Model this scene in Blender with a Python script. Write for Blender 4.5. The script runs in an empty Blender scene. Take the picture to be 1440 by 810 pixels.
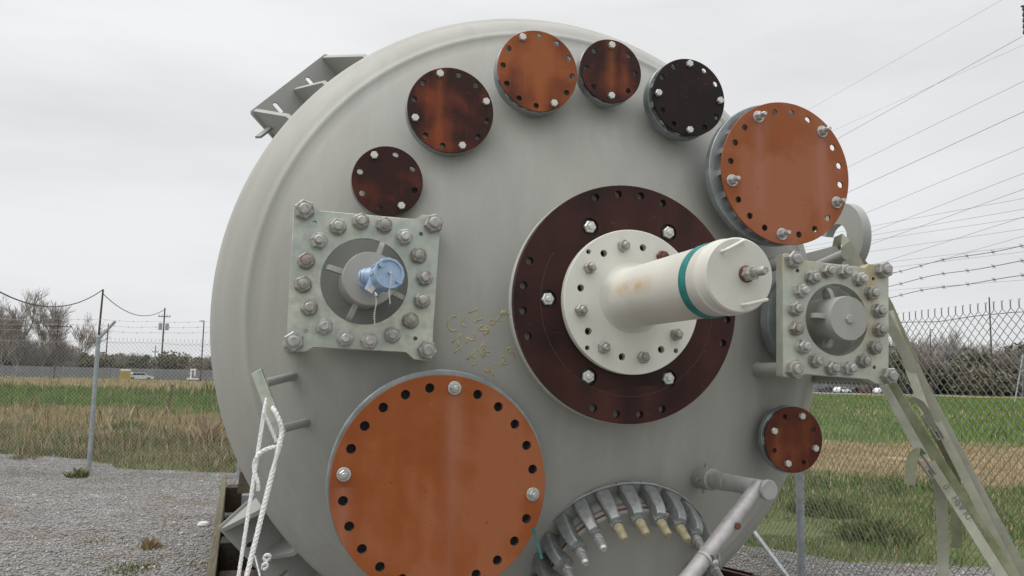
import bpy, math, random
import numpy as np
from mathutils import Vector, Matrix, noise as mnoise
from mathutils.geometry import delaunay_2d_cdt

S = bpy.context.scene
COL = S.collection
R_ = math.radians
# ------------------------------------------------------------------ camera
FPX = 1162.4156                      # focal length in pixels of the 1440 px wide photograph
psi, pit, rol = R_(15.486), R_(6.2457), R_(1.2315)
CAM = Vector((0, 0, 1.8))
vF = Vector((math.sin(psi)*math.cos(pit), math.cos(psi)*math.cos(pit), math.sin(pit)))
_r = Vector((math.cos(psi), -math.sin(psi), 0)); _u = _r.cross(vF)
vR = math.cos(rol)*_r + math.sin(rol)*_u
vU = math.cos(rol)*_u - math.sin(rol)*_r
cd = bpy.data.cameras.new('camera'); cam = bpy.data.objects.new('camera', cd); COL.objects.link(cam)
cd.sensor_width = 36; cd.lens = FPX/1440*36; cd.clip_start = .05; cd.clip_end = 4000
cam.matrix_world = Matrix.Translation(CAM) @ Matrix((vR, vU, -vF)).transposed().to_4x4()
S.camera = cam
# ------------------------------------------------------------------ sky, sun, exposure
SUN_EL, SUN_AZ = R_(56), R_(274)     # azimuth measured clockwise from +Y
w = bpy.data.worlds.new('World'); S.world = w; w.use_nodes = True
nt = w.node_tree; N = nt.nodes; L = nt.links; N.clear()
out = N.new('ShaderNodeOutputWorld'); bg = N.new('ShaderNodeBackground'); bg.inputs[1].default_value = .1
sky = N.new('ShaderNodeTexSky'); sky.sky_type = 'NISHITA'; sky.sun_disc = False
sky.sun_elevation = SUN_EL; sky.sun_rotation = SUN_AZ; sky.altitude = 0; sky.dust_density = 4
tc = N.new('ShaderNodeTexCoord'); mp = N.new('ShaderNodeMapping'); mp.inputs['Scale'].default_value = (.8, .8, 3.6)
n1 = N.new('ShaderNodeTexNoise'); n1.inputs['Scale'].default_value = 2.2; n1.inputs['Detail'].default_value = 6; n1.inputs['Roughness'].default_value = .52
L.new(tc.outputs['Generated'], mp.inputs[0]); L.new(mp.outputs[0], n1.inputs['Vector'])
sx = N.new('ShaderNodeSeparateXYZ'); L.new(tc.outputs['Generated'], sx.inputs[0])
gr = N.new('ShaderNodeValToRGB'); cr = gr.color_ramp
cr.elements[0].position = 0; cr.elements[0].color = (.80, .81, .825, 1)
cr.elements[1].position = 1; cr.elements[1].color = (2.1, 2.11, 2.13, 1)
e = cr.elements.new(.12); e.color = (.80, .815, .83, 1)
e = cr.elements.new(.42); e.color = (.86, .865, .875, 1)
L.new(sx.outputs['Z'], gr.inputs[0])
cl = N.new('ShaderNodeMapRange'); cl.inputs['From Min'].default_value = .30; cl.inputs['From Max'].default_value = .66
cl.inputs['To Min'].default_value = 8.9; cl.inputs['To Max'].default_value = 10.9
L.new(n1.outputs['Fac'], cl.inputs['Value'])
vm = N.new('ShaderNodeVectorMath'); vm.operation = 'SCALE'; L.new(gr.outputs[0], vm.inputs[0]); L.new(cl.outputs[0], vm.inputs['Scale'])
mx = N.new('ShaderNodeMix'); mx.data_type = 'RGBA'; mx.inputs[0].default_value = .94
L.new(sky.outputs[0], mx.inputs[6]); L.new(vm.outputs[0], mx.inputs[7]); L.new(mx.outputs[2], bg.inputs[0]); L.new(bg.outputs[0], out.inputs[0])
ld = bpy.data.lights.new('sun', 'SUN'); ld.energy = 1.5; ld.angle = R_(35); ld.color = (1, .97, .93)
sun = bpy.data.objects.new('sun', ld); COL.objects.link(sun)
sd = Vector((math.sin(SUN_AZ)*math.cos(SUN_EL), math.cos(SUN_AZ)*math.cos(SUN_EL), math.sin(SUN_EL)))
sun.rotation_euler = sd.to_track_quat('Z', 'Y').to_euler(); sun.location = (0, -20, 40)
S.view_settings.view_transform = 'Standard'; S.view_settings.look = 'None'; S.view_settings.exposure = 0; S.view_settings.gamma = 1
S.cycles.max_bounces = 6; S.cycles.transparent_max_bounces = 12

# ------------------------------------------------------------------ where things stand
Fh = Vector((math.sin(psi), math.cos(psi), 0)); Rh = Vector((math.cos(psi), -math.sin(psi), 0))
def ray(x, y): return vF + vR*((x-720)/FPX) + vU*((405-y)/FPX)
def P(x, y, Y):                       # the point seen at photo pixel x, y in the plane at depth Y along the vessel axis
    d = ray(x, y); return CAM + d*(Y/d.y)
def PD(x, y, D):                      # ... at horizontal distance D
    d = ray(x, y); return CAM + d*(D/d.dot(Fh))
def PG(x, y, z=0):                    # ... on the ground
    d = ray(x, y); return CAM + d*((z-CAM.z)/d.z)
def VC(lat, d, z=0): return Rh*lat + Fh*d + Vector((0, 0, z))
def lin(c): return tuple((v/12.92 if v <= .04045 else ((v+.055)/1.055)**2.4) for v in c)
def srgb(r, g, b): return lin((r/255, g/255, b/255)) + (1,)

# ------------------------------------------------------------------ mesh helpers
class MB:
    def __init__(s): s.v = []; s.f = []
    def add(s, v, f):
        o = len(s.v); s.v += [Vector(p) for p in v]; s.f += [tuple(i+o for i in q) for q in f]; return s
    def box(s, c, ax, ay, az, hx, hy, hz):
        c = Vector(c); ax, ay, az = [Vector(a).normalized() for a in (ax, ay, az)]
        v = [c + ax*hx*i + ay*hy*j + az*hz*k for k in (-1, 1) for j in (-1, 1) for i in (-1, 1)]
        f = [(0, 2, 3, 1), (4, 5, 7, 6), (0, 1, 5, 4), (2, 6, 7, 3), (0, 4, 6, 2), (1, 3, 7, 5)]
        return s.add(v, f)
    def bar(s, a, b, wx, wz, up=(0, 0, 1)):
        a = Vector(a); b = Vector(b); d = (b-a).normalized(); x = d.cross(Vector(up)).normalized(); z = x.cross(d)
        return s.box((a+b)/2, x, d, z, wx/2, (b-a).length/2, wz/2)
    def tube(s, pts, r, n=8, caps=True):
        pts = [Vector(p) for p in pts]; m = len(pts); rs = r if isinstance(r, (list, tuple)) else [r]*m
        v = []; f = []; x = None
        for i, p in enumerate(pts):
            t = (pts[min(i+1, m-1)] - pts[max(i-1, 0)]).normalized()
            if x is None: x = t.orthogonal().normalized()
            x = (x - t*x.dot(t)).normalized(); y = t.cross(x)
            for k in range(n):
                a = 2*math.pi*k/n; v.append(p + (x*math.cos(a)+y*math.sin(a))*rs[i])
        for i in range(m-1):
            for k in range(n):
                k2 = (k+1) % n; f.append((i*n+k, i*n+k2, (i+1)*n+k2, (i+1)*n+k))
        if caps: f.append(tuple(range(n-1, -1, -1))); f.append(tuple(range((m-1)*n, m*n)))
        return s.add(v, f)
    def lathe(s, fr, prof, n=48, caps=True):      # prof: (r, z) from back to front along fr.z
        o, x, y, z = fr; v = []; f = []; m = len(prof)
        for r, h in prof:
            for k in range(n):
                a = 2*math.pi*k/n; v.append(o + x*(math.cos(a)*r) + y*(math.sin(a)*r) + z*h)
        for i in range(m-1):
            for k in range(n):
                k2 = (k+1) % n; f.append((i*n+k, i*n+k2, (i+1)*n+k2, (i+1)*n+k))
        if caps:
            if prof[0][0] > 1e-4: f.append(tuple(range(n-1, -1, -1)))
            if prof[-1][0] > 1e-4: f.append(tuple(range((m-1)*n, m*n)))
        return s.add(v, f)
    def prism(s, fr, outline, holes, z0, z1, ch=0.0):   # plate with real holes
        o, x, y, z = fr; loops = [outline] + list(holes); pts = []; edges = []
        for lp in loops:
            b = len(pts); pts += [Vector(p) for p in lp]; n = len(lp); edges += [(b+i, b+(i+1) % n) for i in range(n)]
        vv, ee, ff, *_ = delaunay_2d_cdt([Vector((p.x, p.y)) for p in pts], edges, [], 0, 1e-7)
        def inside(p, lp):
            c = False; n = len(lp); j = n-1
            for i in range(n):
                xi, yi = lp[i]; xj, yj = lp[j]
                if (yi > p[1]) != (yj > p[1]) and p[0] < (xj-xi)*(p[1]-yi)/(yj-yi)+xi: c = not c
                j = i
            return c
        tri = []
        for q in ff:
            c = sum((vv[i] for i in q), Vector((0, 0)))/len(q)
            if inside(c, outline) and not any(inside(c, h) for h in holes): tri.append(q)
        V3 = lambda p, h: o + x*p[0] + y*p[1] + z*h
        no = len(outline); cen = sum((Vector(p) for p in outline), Vector((0, 0)))/no
        def shrink(i):
            if not ch or i >= no: return vv[i]
            a = Vector(outline[i]); d = (cen-a); return a + d.normalized()*ch
        v = [V3(shrink(i), z1) for i in range(len(vv))] + [V3(p, z0) for p in vv]; m = len(vv)
        f = [tuple(q) for q in tri] + [tuple(m+i for i in reversed(q)) for q in tri]
        for li, lp in enumerate(loops):
            b = len(v); n = len(lp)
            area = sum(lp[i][0]*lp[(i+1) % n][1]-lp[(i+1) % n][0]*lp[i][1] for i in range(n))
            v += [V3(p, z0) for p in lp] + [V3(p, z1-(ch if li == 0 else 0)) for p in lp]
            flip = (area < 0) != (li > 0)
            for i in range(n):
                j = (i+1) % n; q = (b+i, b+j, b+n+j, b+n+i); f.append(q if not flip else q[::-1])
            if li == 0 and ch:
                c0 = len(v); v += [V3(p, z1-ch) for p in lp] + [V3(Vector(p)+(cen-Vector(p)).normalized()*ch, z1) for p in lp]
                for i in range(n):
                    j = (i+1) % n; q = (c0+i, c0+j, c0+n+j, c0+n+i); f.append(q if not flip else q[::-1])
        return s.add(v, f)
    def ribbon(s, pts, wdir, w, th):              # flat band along pts; wdir = width direction
        pts = [Vector(p) for p in pts]; m = len(pts); wd = wdir if isinstance(wdir, list) else [Vector(wdir)]*m
        v = []; f = []
        for i, p in enumerate(pts):
            t = (pts[min(i+1, m-1)]-pts[max(i-1, 0)]).normalized(); a = (wd[i]-t*wd[i].dot(t)).normalized(); nn = t.cross(a)
            v += [p+a*w/2+nn*th/2, p-a*w/2+nn*th/2, p-a*w/2-nn*th/2, p+a*w/2-nn*th/2]
        for i in range(m-1):
            for k in range(4): k2 = (k+1) % 4; f.append((i*4+k, i*4+k2, i*4+4+k2, i*4+4+k))
        f += [(3, 2, 1, 0), tuple(range(4*m-4, 4*m))]
        return s.add(v, f)
def circ(cx, cy, r, n=16, a0=0): return [(cx+r*math.cos(a0+2*math.pi*k/n), cy+r*math.sin(a0+2*math.pi*k/n)) for k in range(n)]
def front(p): return (Vector(p), Vector((1, 0, 0)), Vector((0, 0, 1)), Vector((0, -1, 0)))   # frame facing the camera side
def mesh_of(mb, name, org, angle=35):
    me = bpy.data.meshes.new(name); me.from_pydata([p-org for p in mb.v], [], mb.f); me.validate(); me.update()
    me.polygons.foreach_set('use_smooth', [True]*len(me.polygons)); me.set_sharp_from_angle(angle=R_(angle)); return me
WP = {}
def link(o, wpos, parent=None):
    COL.objects.link(o); WP[o.name] = Vector(wpos)
    if parent is not None: o.parent = parent; o.location = Vector(wpos)-WP[parent.name]
    else: o.location = wpos
    return o
def obj(name, mb, mat, parent=None, label=None, org=None, angle=35, kind=None, bevel=0):
    if org is None:
        a = np.array([tuple(p) for p in mb.v]); org = Vector((a.min(0)+a.max(0))/2)
    org = Vector(org); me = mesh_of(mb, name, org, angle); me.materials.append(mat)
    o = bpy.data.objects.new(name, me); link(o, org, parent)
    if label: o['label'] = label
    if kind: o['kind'] = kind
    if bevel:
        b = o.modifiers.new('bevel', 'BEVEL'); b.width = bevel; b.segments = 2; b.limit_method = 'ANGLE'; b.angle_limit = R_(40)
    return o
def inst(name, me, wpos, parent, rot=None, label=None):
    o = bpy.data.objects.new(name, me); link(o, wpos, parent)
    if rot is not None: o.rotation_mode = 'QUATERNION'; o.rotation_quaternion = rot
    if label: o['label'] = label
    return o
def tag(o, label, cat, group=None, kind=None):
    if label: o['label'] = label
    if cat: o['category'] = cat
    if group: o['group'] = group
    if kind: o['kind'] = kind
    return o
def thing(name, loc, label, cat, group=None):
    o = bpy.data.objects.new(name, None); o.empty_display_size = .1; link(o, Vector(loc)); return tag(o, label, cat, group)
def np_mesh(name, V, F, mat, kind=None, smooth=False, mi=None, mats=None):
    V = np.asarray(V, np.float32); F = np.asarray(F, np.int32); k = F.shape[1]
    me = bpy.data.meshes.new(name); me.vertices.add(len(V)); me.vertices.foreach_set('co', V.ravel())
    me.loops.add(F.size); me.loops.foreach_set('vertex_index', F.ravel()); me.polygons.add(len(F))
    me.polygons.foreach_set('loop_start', np.arange(0, F.size, k, dtype=np.int32))
    for m in (mats or [mat]): me.materials.append(m)
    if mi is not None: me.polygons.foreach_set('material_index', np.asarray(mi, np.int32))
    if smooth: me.polygons.foreach_set('use_smooth', [True]*len(F))
    me.update(calc_edges=True)
    o = bpy.data.objects.new(name, me)
    if kind: o['kind'] = kind
    return o

# ------------------------------------------------------------------ materials
class NT:
    def __init__(s, name, rough=.6, metal=0, spec=.5):
        s.m = bpy.data.materials.new(name); s.m.use_nodes = True; s.t = s.m.node_tree; s.b = s.t.nodes['Principled BSDF']
        s.b.inputs['Roughness'].default_value = rough; s.b.inputs['Metallic'].default_value = metal; s.b.inputs['Specular IOR Level'].default_value = spec
        s.tc = s.t.nodes.new('ShaderNodeTexCoord'); s.geo = None
    def co(s, scale=(1, 1, 1), which='Object', loc=(0, 0, 0)):
        m = s.t.nodes.new('ShaderNodeMapping'); m.inputs['Scale'].default_value = scale; m.inputs['Location'].default_value = loc
        if which == 'World':
            if s.geo is None: s.geo = s.t.nodes.new('ShaderNodeNewGeometry')
            s.t.links.new(s.geo.outputs['Position'], m.inputs[0])
        else: s.t.links.new(s.tc.outputs[which], m.inputs[0])
        return m.outputs[0]
    def noise(s, co, scale, detail=4, rough=.55, dist=0):
        n = s.t.nodes.new('ShaderNodeTexNoise'); n.inputs['Scale'].default_value = scale; n.inputs['Detail'].default_value = detail
        n.inputs['Roughness'].default_value = rough; n.inputs['Distortion'].default_value = dist; s.t.links.new(co, n.inputs['Vector']); return n.outputs['Fac']
    def voro(s, co, scale, out='Color'):
        n = s.t.nodes.new('ShaderNodeTexVoronoi'); n.inputs['Scale'].default_value = scale; s.t.links.new(co, n.inputs['Vector']); return n.outputs[out]
    def ramp(s, fac, stops):
        n = s.t.nodes.new('ShaderNodeValToRGB'); el = n.color_ramp.elements
        while len(el) < len(stops): el.new(.5)
        for e_, (p, c) in zip(el, stops): e_.position = p; e_.color = c if len(c) == 4 else tuple(c)+(1,)
        s.t.links.new(fac, n.inputs[0]); return n.outputs[0]
    def val(s, fac, a, b, c=0., d=1.):
        n = s.t.nodes.new('ShaderNodeMapRange'); n.inputs[1].default_value = a; n.inputs[2].default_value = b; n.inputs[3].default_value = c; n.inputs[4].default_value = d
        s.t.links.new(fac, n.inputs[0]); return n.outputs[0]
    def mix(s, fac, a, b, mode='MIX'):
        n = s.t.nodes.new('ShaderNodeMix'); n.data_type = 'RGBA'; n.blend_type = mode
        for sock, v in ((n.inputs[0], fac), (n.inputs[6], a), (n.inputs[7], b)):
            if hasattr(v, 'is_output'): s.t.links.new(v, sock)
            else: sock.default_value = v if not isinstance(v, tuple) or len(v) == 4 else v+(1,)
        return n.outputs[2]
    def math(s, op, a, b=None, c=None):
        n = s.t.nodes.new('ShaderNodeMath'); n.operation = op
        for i, v in enumerate((a, b, c)):
            if v is None: continue
            if hasattr(v, 'is_output'): s.t.links.new(v, n.inputs[i])
            else: n.inputs[i].default_value = v
        return n.outputs[0]
    def sep(s, co):
        n = s.t.nodes.new('ShaderNodeSeparateXYZ'); s.t.links.new(co, n.inputs[0]); return n.outputs
    def color(s, c):
        if hasattr(c, 'is_output'): s.t.links.new(c, s.b.inputs['Base Color'])
        else: s.b.inputs['Base Color'].default_value = tuple(c)+(1,) if len(c) == 3 else c
        return s
    def rough(s, c): s.t.links.new(c, s.b.inputs['Roughness']); return s
    def bump(s, h, strength=.3, dist=.01):
        n = s.t.nodes.new('ShaderNodeBump'); n.inputs['Strength'].default_value = strength; n.inputs['Distance'].default_value = dist
        s.t.links.new(h, n.inputs['Height']); s.t.links.new(n.outputs[0], s.b.inputs['Normal']); return s
def g(v, t=(1, 1, 1)): return (v*t[0], v*t[1], v*t[2], 1)

def mk_paint(name, base, streak=.35, speck=.12, rough=.55):
    k = NT(name, rough, 0, .35); co = k.co(which='World')
    fine = k.noise(co, 160, 3, .7); cloud = k.noise(co, 1.6, 5, .6)
    st = k.noise(k.co((4.5, 4.5, .5), 'World'), 1.8, 5, .55, .35); dr = k.noise(k.co((26, 26, .9), 'World'), 1.6, 3, .5); gate = k.noise(k.co(which='World', loc=(3, 1, 5)), 2.1, 3, .5); drm = k.math('MULTIPLY', k.val(dr, .60, .74, 0, .5), k.val(gate, .5, .68))
    b = Vector(base)
    c = k.mix(k.val(st, .38, .66), tuple(b*(1-streak*.30))+(1,), tuple(b*1.03)+(1,)); c = k.mix(drm, c, tuple(b*(1-streak*.9))+(1,))
    c = k.mix(k.val(cloud, .35, .7, 0, .6), c, tuple(Vector((b.x*.93, b.y*.925, b.z*.88)))+(1,))
    c = k.mix(k.val(fine, .35, .68, 0, speck*2), c, tuple(b*.62)+(1,))
    return k.color(c).bump(fine, .10, .002).m
M = {}
M['paint'] = mk_paint('grey_paint', (.385, .382, .355), .35, .12, .55)
M['paint_dark'] = mk_paint('bracket_paint', (.355, .36, .34), .2)
M['paint_light'] = mk_paint('pale_grey_paint', (.47, .47, .44), .25, .08)
M['cream'] = mk_paint('cream_paint', (.715, .71, .645), .22, .06)
def mk_rust_cream():
    k = NT('cream_paint_with_rust', .5, 0, .35); co = k.co(which='Object'); s = k.sep(co)
    n = k.noise(co, 9, 5, .7, .4); b = k.noise(k.co(which='World'), 3, 4, .6)
    zf = k.math('ABSOLUTE', k.math('SUBTRACT', s[2], .012)); xf = k.math('ABSOLUTE', k.math('ADD', s[1], -.16))
    m = k.math('MULTIPLY', k.val(zf, .0, .045, 1, 0), k.val(xf, .05, .28, 1, 0)); m = k.math('MULTIPLY', m, k.val(n, .33, .58))
    c = k.mix(k.val(b, .3, .7), (.64, .625, .565, 1), (.55, .54, .485, 1))
    return k.color(k.mix(k.math('MULTIPLY', m, .75), c, (.47, .29, .085, 1))).bump(k.noise(k.co(which='World'), 90, 3), .08, .002).m
M['cream_rust'] = mk_rust_cream()
def mk_zinc():
    k = NT('chromated_zinc', .42, .55, .5); co = k.co(which='World')
    a = k.noise(co, 5.5, 5, .6, .6); b = k.noise(k.co((10, 10, 2.2), 'World'), 3, 5, .65); v = k.noise(co, 26, 3, .5)
    c = k.mix(k.val(a, .35, .68), (.38, .43, .40, 1), (.62, .625, .53, 1))
    c = k.mix(k.val(b, .52, .74, 0, .55), c, (.52, .48, .29, 1)); c = k.mix(k.val(v, .45, .68, 0, .5), c, (.31, .345, .32, 1))
    return k.color(c).rough(k.val(a, .3, .7, .36, .6)).bump(v, .06, .003).m
M['zinc'] = mk_zinc()
def mk_zinc_rusty():
    k = NT('chromated_zinc_with_rust_runs', .45, .5, .5); co = k.co(which='World'); o = k.sep(k.co(which='Object'))
    a = k.noise(co, 5.5, 5, .6, .6); v = k.noise(co, 26, 3, .5); b = k.noise(k.co((16, 16, 1.6), 'World'), 3, 5, .7)
    c = k.mix(k.val(a, .35, .68), (.44, .475, .42, 1), (.60, .615, .52, 1)); c = k.mix(k.val(v, .4, .7, 0, .3), c, (.36, .39, .36, 1))
    band = k.math('MULTIPLY', k.val(k.math('ABSOLUTE', k.math('SUBTRACT', o[0], .185)), .0, .075, 1, 0), k.val(k.math('SUBTRACT', o[2], .0), -.26, .24, .25, 1))
    top = k.val(o[2], .16, .3, 0, .55)
    m = k.math('MULTIPLY', k.math('MAXIMUM', band, top), k.val(b, .36, .62))
    c = k.mix(k.math('MULTIPLY', m, .9), c, k.mix(k.val(a, .4, .6), (.50, .33, .09, 1), (.42, .2, .06, 1)))
    return k.color(c).rough(k.val(a, .3, .7, .4, .62)).bump(v, .06, .003).m
M['zinc_rust'] = mk_zinc_rusty()
def simple(name, c, rough=.5, metal=0, var=.25, scale=30, spec=.5, which='Object', bump=.1):
    k = NT(name, rough, metal, spec); n = k.noise(k.co(which=which), scale, 4, .6); b = Vector(c)
    return k.color(k.mix(k.val(n, .3, .7), tuple(b*(1-var))+(1,), tuple(b*(1+var*.5))+(1,))).bump(n, bump, .002).m
M['bolt'] = simple('zinc_bolt', (.54, .545, .53), .36, .65, .3, 60)
M['bolt_old'] = simple('weathered_bolt', (.40, .395, .37), .48, .6, .35, 60)
def mk_oldbolt(name, c, rust):
    k = NT(name, .5, .5, .5); n = k.noise(k.co(which='World'), 55, 4, .6); q = k.noise(k.co(which='World', loc=(4, 2, 9)), 16, 4, .65); b = Vector(c)
    return k.color(k.mix(k.val(q, .60-rust*.12, .70-rust*.05, 0, .8), k.mix(k.val(n, .3, .7), tuple(b*.62)+(1,), tuple(b*1.15)+(1,)), (.22, .12, .05, 1))).bump(n, .15, .003).m
M['bolt_old'] = mk_oldbolt('weathered_nut', (.42, .415, .39), .3); M['bolt_old_b'] = mk_oldbolt('rust_freckled_nut', (.36, .35, .32), .45); M['bolt_old_c'] = mk_oldbolt('pale_nut', (.50, .50, .475), .1)
M['bolt_bright'] = simple('bright_bolt', (.62, .64, .585), .36, .45, .2, 60)
M['flange'] = simple('dull_steel_flange', (.30, .33, .335), .42, .5, .3, 9)
M['polished'] = simple('polished_steel', (.74, .77, .77), .22, .9, .12, 14)
M['dark_fill'] = simple('black_gasket_and_shade', (.045, .045, .042), .6)  # manway gasket, tyres and windows; also the painted shade in holes and gaps
M['blue'] = simple('blue_enamel', (.29, .40, .545), .35, 0, .12, 40)
M['green_tape'] = simple('green_tape', (.02, .21, .20), .45, 0, .35, 25)
M['green_ribbon'] = simple('green_ribbon', (.025, .13, .115), .5)
M['wire'] = simple('galvanised_wire', (.34, .35, .35), .5, .35, .3, 20)
M['wire_dark'] = simple('weathered_fence_wire', (.25, .26, .255), .55, .3, .3, 20)
M['cable'] = simple('black_cable', (.035, .035, .04), .6)
M['powerline'] = simple('aluminium_powerline', (.24, .24, .25), .6, .2)
M['post'] = simple('galvanised_post', (.36, .39, .41), .5, .4, .25, 12)
M['pipe'] = simple('painted_pipe', (.40, .40, .385), .42, .25, .2, 18)
M['pipe_bright'] = simple('worn_steel_pipe', (.40, .385, .385), .42, .35, .25, 18)
M['rust'] = simple('rusted_bolt', (.15, .06, .035), .75, .1, .5, 50)
M['cap_tan'] = simple('tan_thread_cap', (.36, .32, .2), .5, 0, .3, 40)
M['clamp'] = simple('cast_clamp', (.29, .305, .30), .4, .35, .35, 26)
M['rope'] = simple('white_nylon_rope', (.78, .79, .77), .6, 0, .16, 120, .3)
M['chalk'] = simple('ochre_marker', (.50, .42, .21), .8, 0, .4, 40)
M['ink'] = simple('faded_print', (.14, .15, .13), .8, 0, .3, 80)
M['bead'] = simple('bead_chain', (.8, .8, .78), .3, .6)
M['olive_strap'] = None
def mk_strap(name, c1, c2):
    k = NT(name, .75, 0, .25); co = k.co(which='World'); a = k.noise(co, 7, 5, .65); wv = k.noise(co, 240, 2)
    return k.color(k.mix(k.val(a, .35, .66), c1, c2)).bump(wv, .35, .002).m
M['strap'] = mk_strap('faded_webbing', (.30, .305, .235, 1), (.42, .42, .345, 1))
M['olive_strap'] = mk_strap('algae_stained_webbing', (.17, .19, .095, 1), (.32, .325, .235, 1))
def mk_timber(name, c1, c2, moss, amt):
    k = NT(name, .85, 0, .2); gr_ = k.noise(k.co((30, 1.6, 30), 'World'), 1.6, 6, .65, .5); a = k.noise(k.co(which='World'), 6, 5, .7)
    c = k.mix(k.val(gr_, .3, .7), c1, c2); c = k.mix(k.val(a, .62-amt*.3, .75-amt*.25, 0, .85), c, moss)
    return k.color(c).bump(gr_, .6, .01).m
M['timber'] = mk_timber('weathered_timber', (.08, .065, .045, 1), (.18, .155, .115, 1), (.10, .108, .045, 1), .5)
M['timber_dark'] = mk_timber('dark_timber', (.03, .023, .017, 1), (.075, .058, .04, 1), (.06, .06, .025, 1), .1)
M['timber_moss'] = mk_timber('mossy_timber', (.20, .16, .09, 1), (.33, .28, .16, 1), (.28, .30, .07, 1), .75)
M['white'] = simple('white_enamel', (.8, .8, .8), .4)
M['darkred'] = simple('dark_red_primer', (.12, .045, .035), .6)

def mk_cover(name, cols, scale, bias, radius, streaks, rim=0, seed=0, rough=.36, sw=.035, sc=(.62, .30, .24, 1), samt=.32):
    """Tempered fibre board: tan to burnt brown blotches, washed vertical runs under the bolts (x, top z)."""
    k = NT(name, rough, 0, .22); co = k.co(which='Object', loc=(seed, seed*1.7, seed*.6)); raw = k.sep(k.co(which='Object'))
    a = k.noise(co, scale, 4, .5, .3); f = k.noise(co, 70, 4, .6); vs = k.noise(k.co((1, 1, .12), 'Object', (seed, 0, 0)), scale*2.4, 3, .5)
    fac = k.math('ADD', k.math('MULTIPLY', a, .65), k.math('MULTIPLY', vs, .35))
    if rim:
        rr = k.math('SQRT', k.math('ADD', k.math('POWER', raw[0], 2), k.math('POWER', raw[2], 2)))
        fac = k.math('SUBTRACT', fac, k.val(rr, radius*.35, radius, 0, rim))
    fac = k.val(fac, .38+bias, .62+bias)
    n = len(cols); c = k.ramp(fac, [(i/(n-1), q) for i, q in enumerate(cols)])
    c = k.mix(k.val(f, .3, .75, 0, .22), c, tuple(v*.72 for v in cols[n//2][:3])+(1,))
    sp = k.noise(co, 34, 2, .4, .8); c = k.mix(k.val(sp, .735, .80, 0, .5), c, DK); lt = k.noise(k.co((1, 1, 3.5), 'Object', (seed*2, 1, 4)), 15, 3, .6, 1.2); c = k.mix(k.val(lt, .66, .80, 0, .22), c, (.42, .26, .19, 1))
    wob = k.math('MULTIPLY', k.math('SUBTRACT', k.noise(k.co((1, 1, 1)), 6, 3), .5), .012)
    for bx, bz in streaks:
        d = k.math('ABSOLUTE', k.math('SUBTRACT', k.math('ADD', raw[0], wob), bx))
        m = k.math('MULTIPLY', k.math('POWER', k.val(d, 0, sw*1.35, 1, 0), 1.6), k.val(raw[2], bz-.012, bz, 1, 0)); m = k.math('MULTIPLY', m, k.val(raw[2], bz-radius*2.1, bz, .25, 1))
        c = k.mix(k.math('MULTIPLY', m, samt), c, sc)
    return k.color(c).rough(k.val(f, .3, .7, rough-.06, rough+.12)).bump(f, .05, .001).m
DK, MR, RB, OB, OR, LO = (.027, .009, .007, 1), (.078, .018, .011, 1), (.145, .034, .014, 1), (.215, .058, .019, 1), (.30, .084, .024, 1), (.34, .105, .036, 1)

# ------------------------------------------------------------------ THE VESSEL
VX, VZ, VR = 1.319, 2.094, 1.642         # axis and radius; the axis runs along +Y, the dished head faces the camera
YT, YPOLE, RC = 4.2, 3.537, 2.96          # tangent line, pole of the crown, crown radius
def headY(x, z):
    r = math.hypot(x-VX, z-VZ)
    if r <= 1.498: return YPOLE+RC-math.sqrt(RC*RC-r*r)
    return YT-math.sqrt(max(0, .09-(min(r, VR)-1.342)**2))
def on_head(px, py, off=0.0):
    Y = 3.7
    for _ in range(40):
        p = P(px, py, Y); Y = .5*Y+.5*headY(p.x, p.z)
    p = P(px, py, Y); nrm = (p-Vector((VX, YPOLE+RC, VZ))).normalized(); return p+nrm*off
vessel = thing('pressure_vessel', (VX, YT, VZ-VR), 'huge grey pressure vessel lying on timbers with brown bolted covers on its domed end', 'pressure vessel')
fr = (Vector((VX, 0, VZ)), Vector((1, 0, 0)), Vector((0, 0, 1)), Vector((0, -1, 0)))
prof = []
for i in range(15):                      # knuckle from the tangent line to the seam
    a = R_(90-58.6)*0 + R_(58.6)*i/14
    kr = .311 if i < 6 else (.307 if i == 6 else .3); prof.append((1.342+kr*math.cos(a), -(YT-kr*math.sin(a))))
rs, ys = prof[-1]
prof += [(rs-.006, ys+.0090), (rs-.016, ys+.0160), (rs-.028, ys+.0178), (rs-.040, ys+.0182)]   # weld bead
for i in range(1, 41):
    r = (rs-.05)*(1-i/40); prof.append((r, -(YPOLE+RC-math.sqrt(RC*RC-r*r))))
obj('dished_head', MB().lathe(fr, [(VR, -YT-.03)]+prof, 224, False), M['paint'], vessel, angle=60)
YB = 8.6
sh = MB().lathe(fr, [(.02, -YB-.65), (.8, -YB-.58), (1.3, -YB-.38), (VR, -YB), (VR, -YT-.034)], 160, False)
obj('shell', sh, M['paint'], vessel, angle=40)

HEX = {}
def hexbolt_mesh(name, af, h, sr, sl, wr, wt, mat, sides=6):
    fr0 = (Vector((0, 0, 0)), Vector((1, 0, 0)), Vector((0, 1, 0)), Vector((0, 0, 1))); mb = MB(); R = af/2/math.cos(math.pi/6)
    if wr: mb.lathe(fr0, [(wr, 0), (wr, wt*.8), (wr*.95, wt)], 18)
    mb.lathe(fr0, [(R, wt*.9), (R, wt+h*.82), (R*.87, wt+h)], 6)
    if sl: mb.lathe(fr0, [(sr, wt+h*.9), (sr, wt+h+sl*.75), (sr*.72, wt+h+sl)], 12)
    me = mesh_of(mb, name, Vector((0, 0, 0)), 30); me.materials.append(mat); return me
QF = Matrix(((1, 0, 0), (0, 0, -1), (0, 1, 0))).to_quaternion()      # local z -> -Y
def qf(roll): return QF @ Matrix.Rotation(roll, 3, 'Z').to_quaternion()
rng = random.Random(4)
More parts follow.
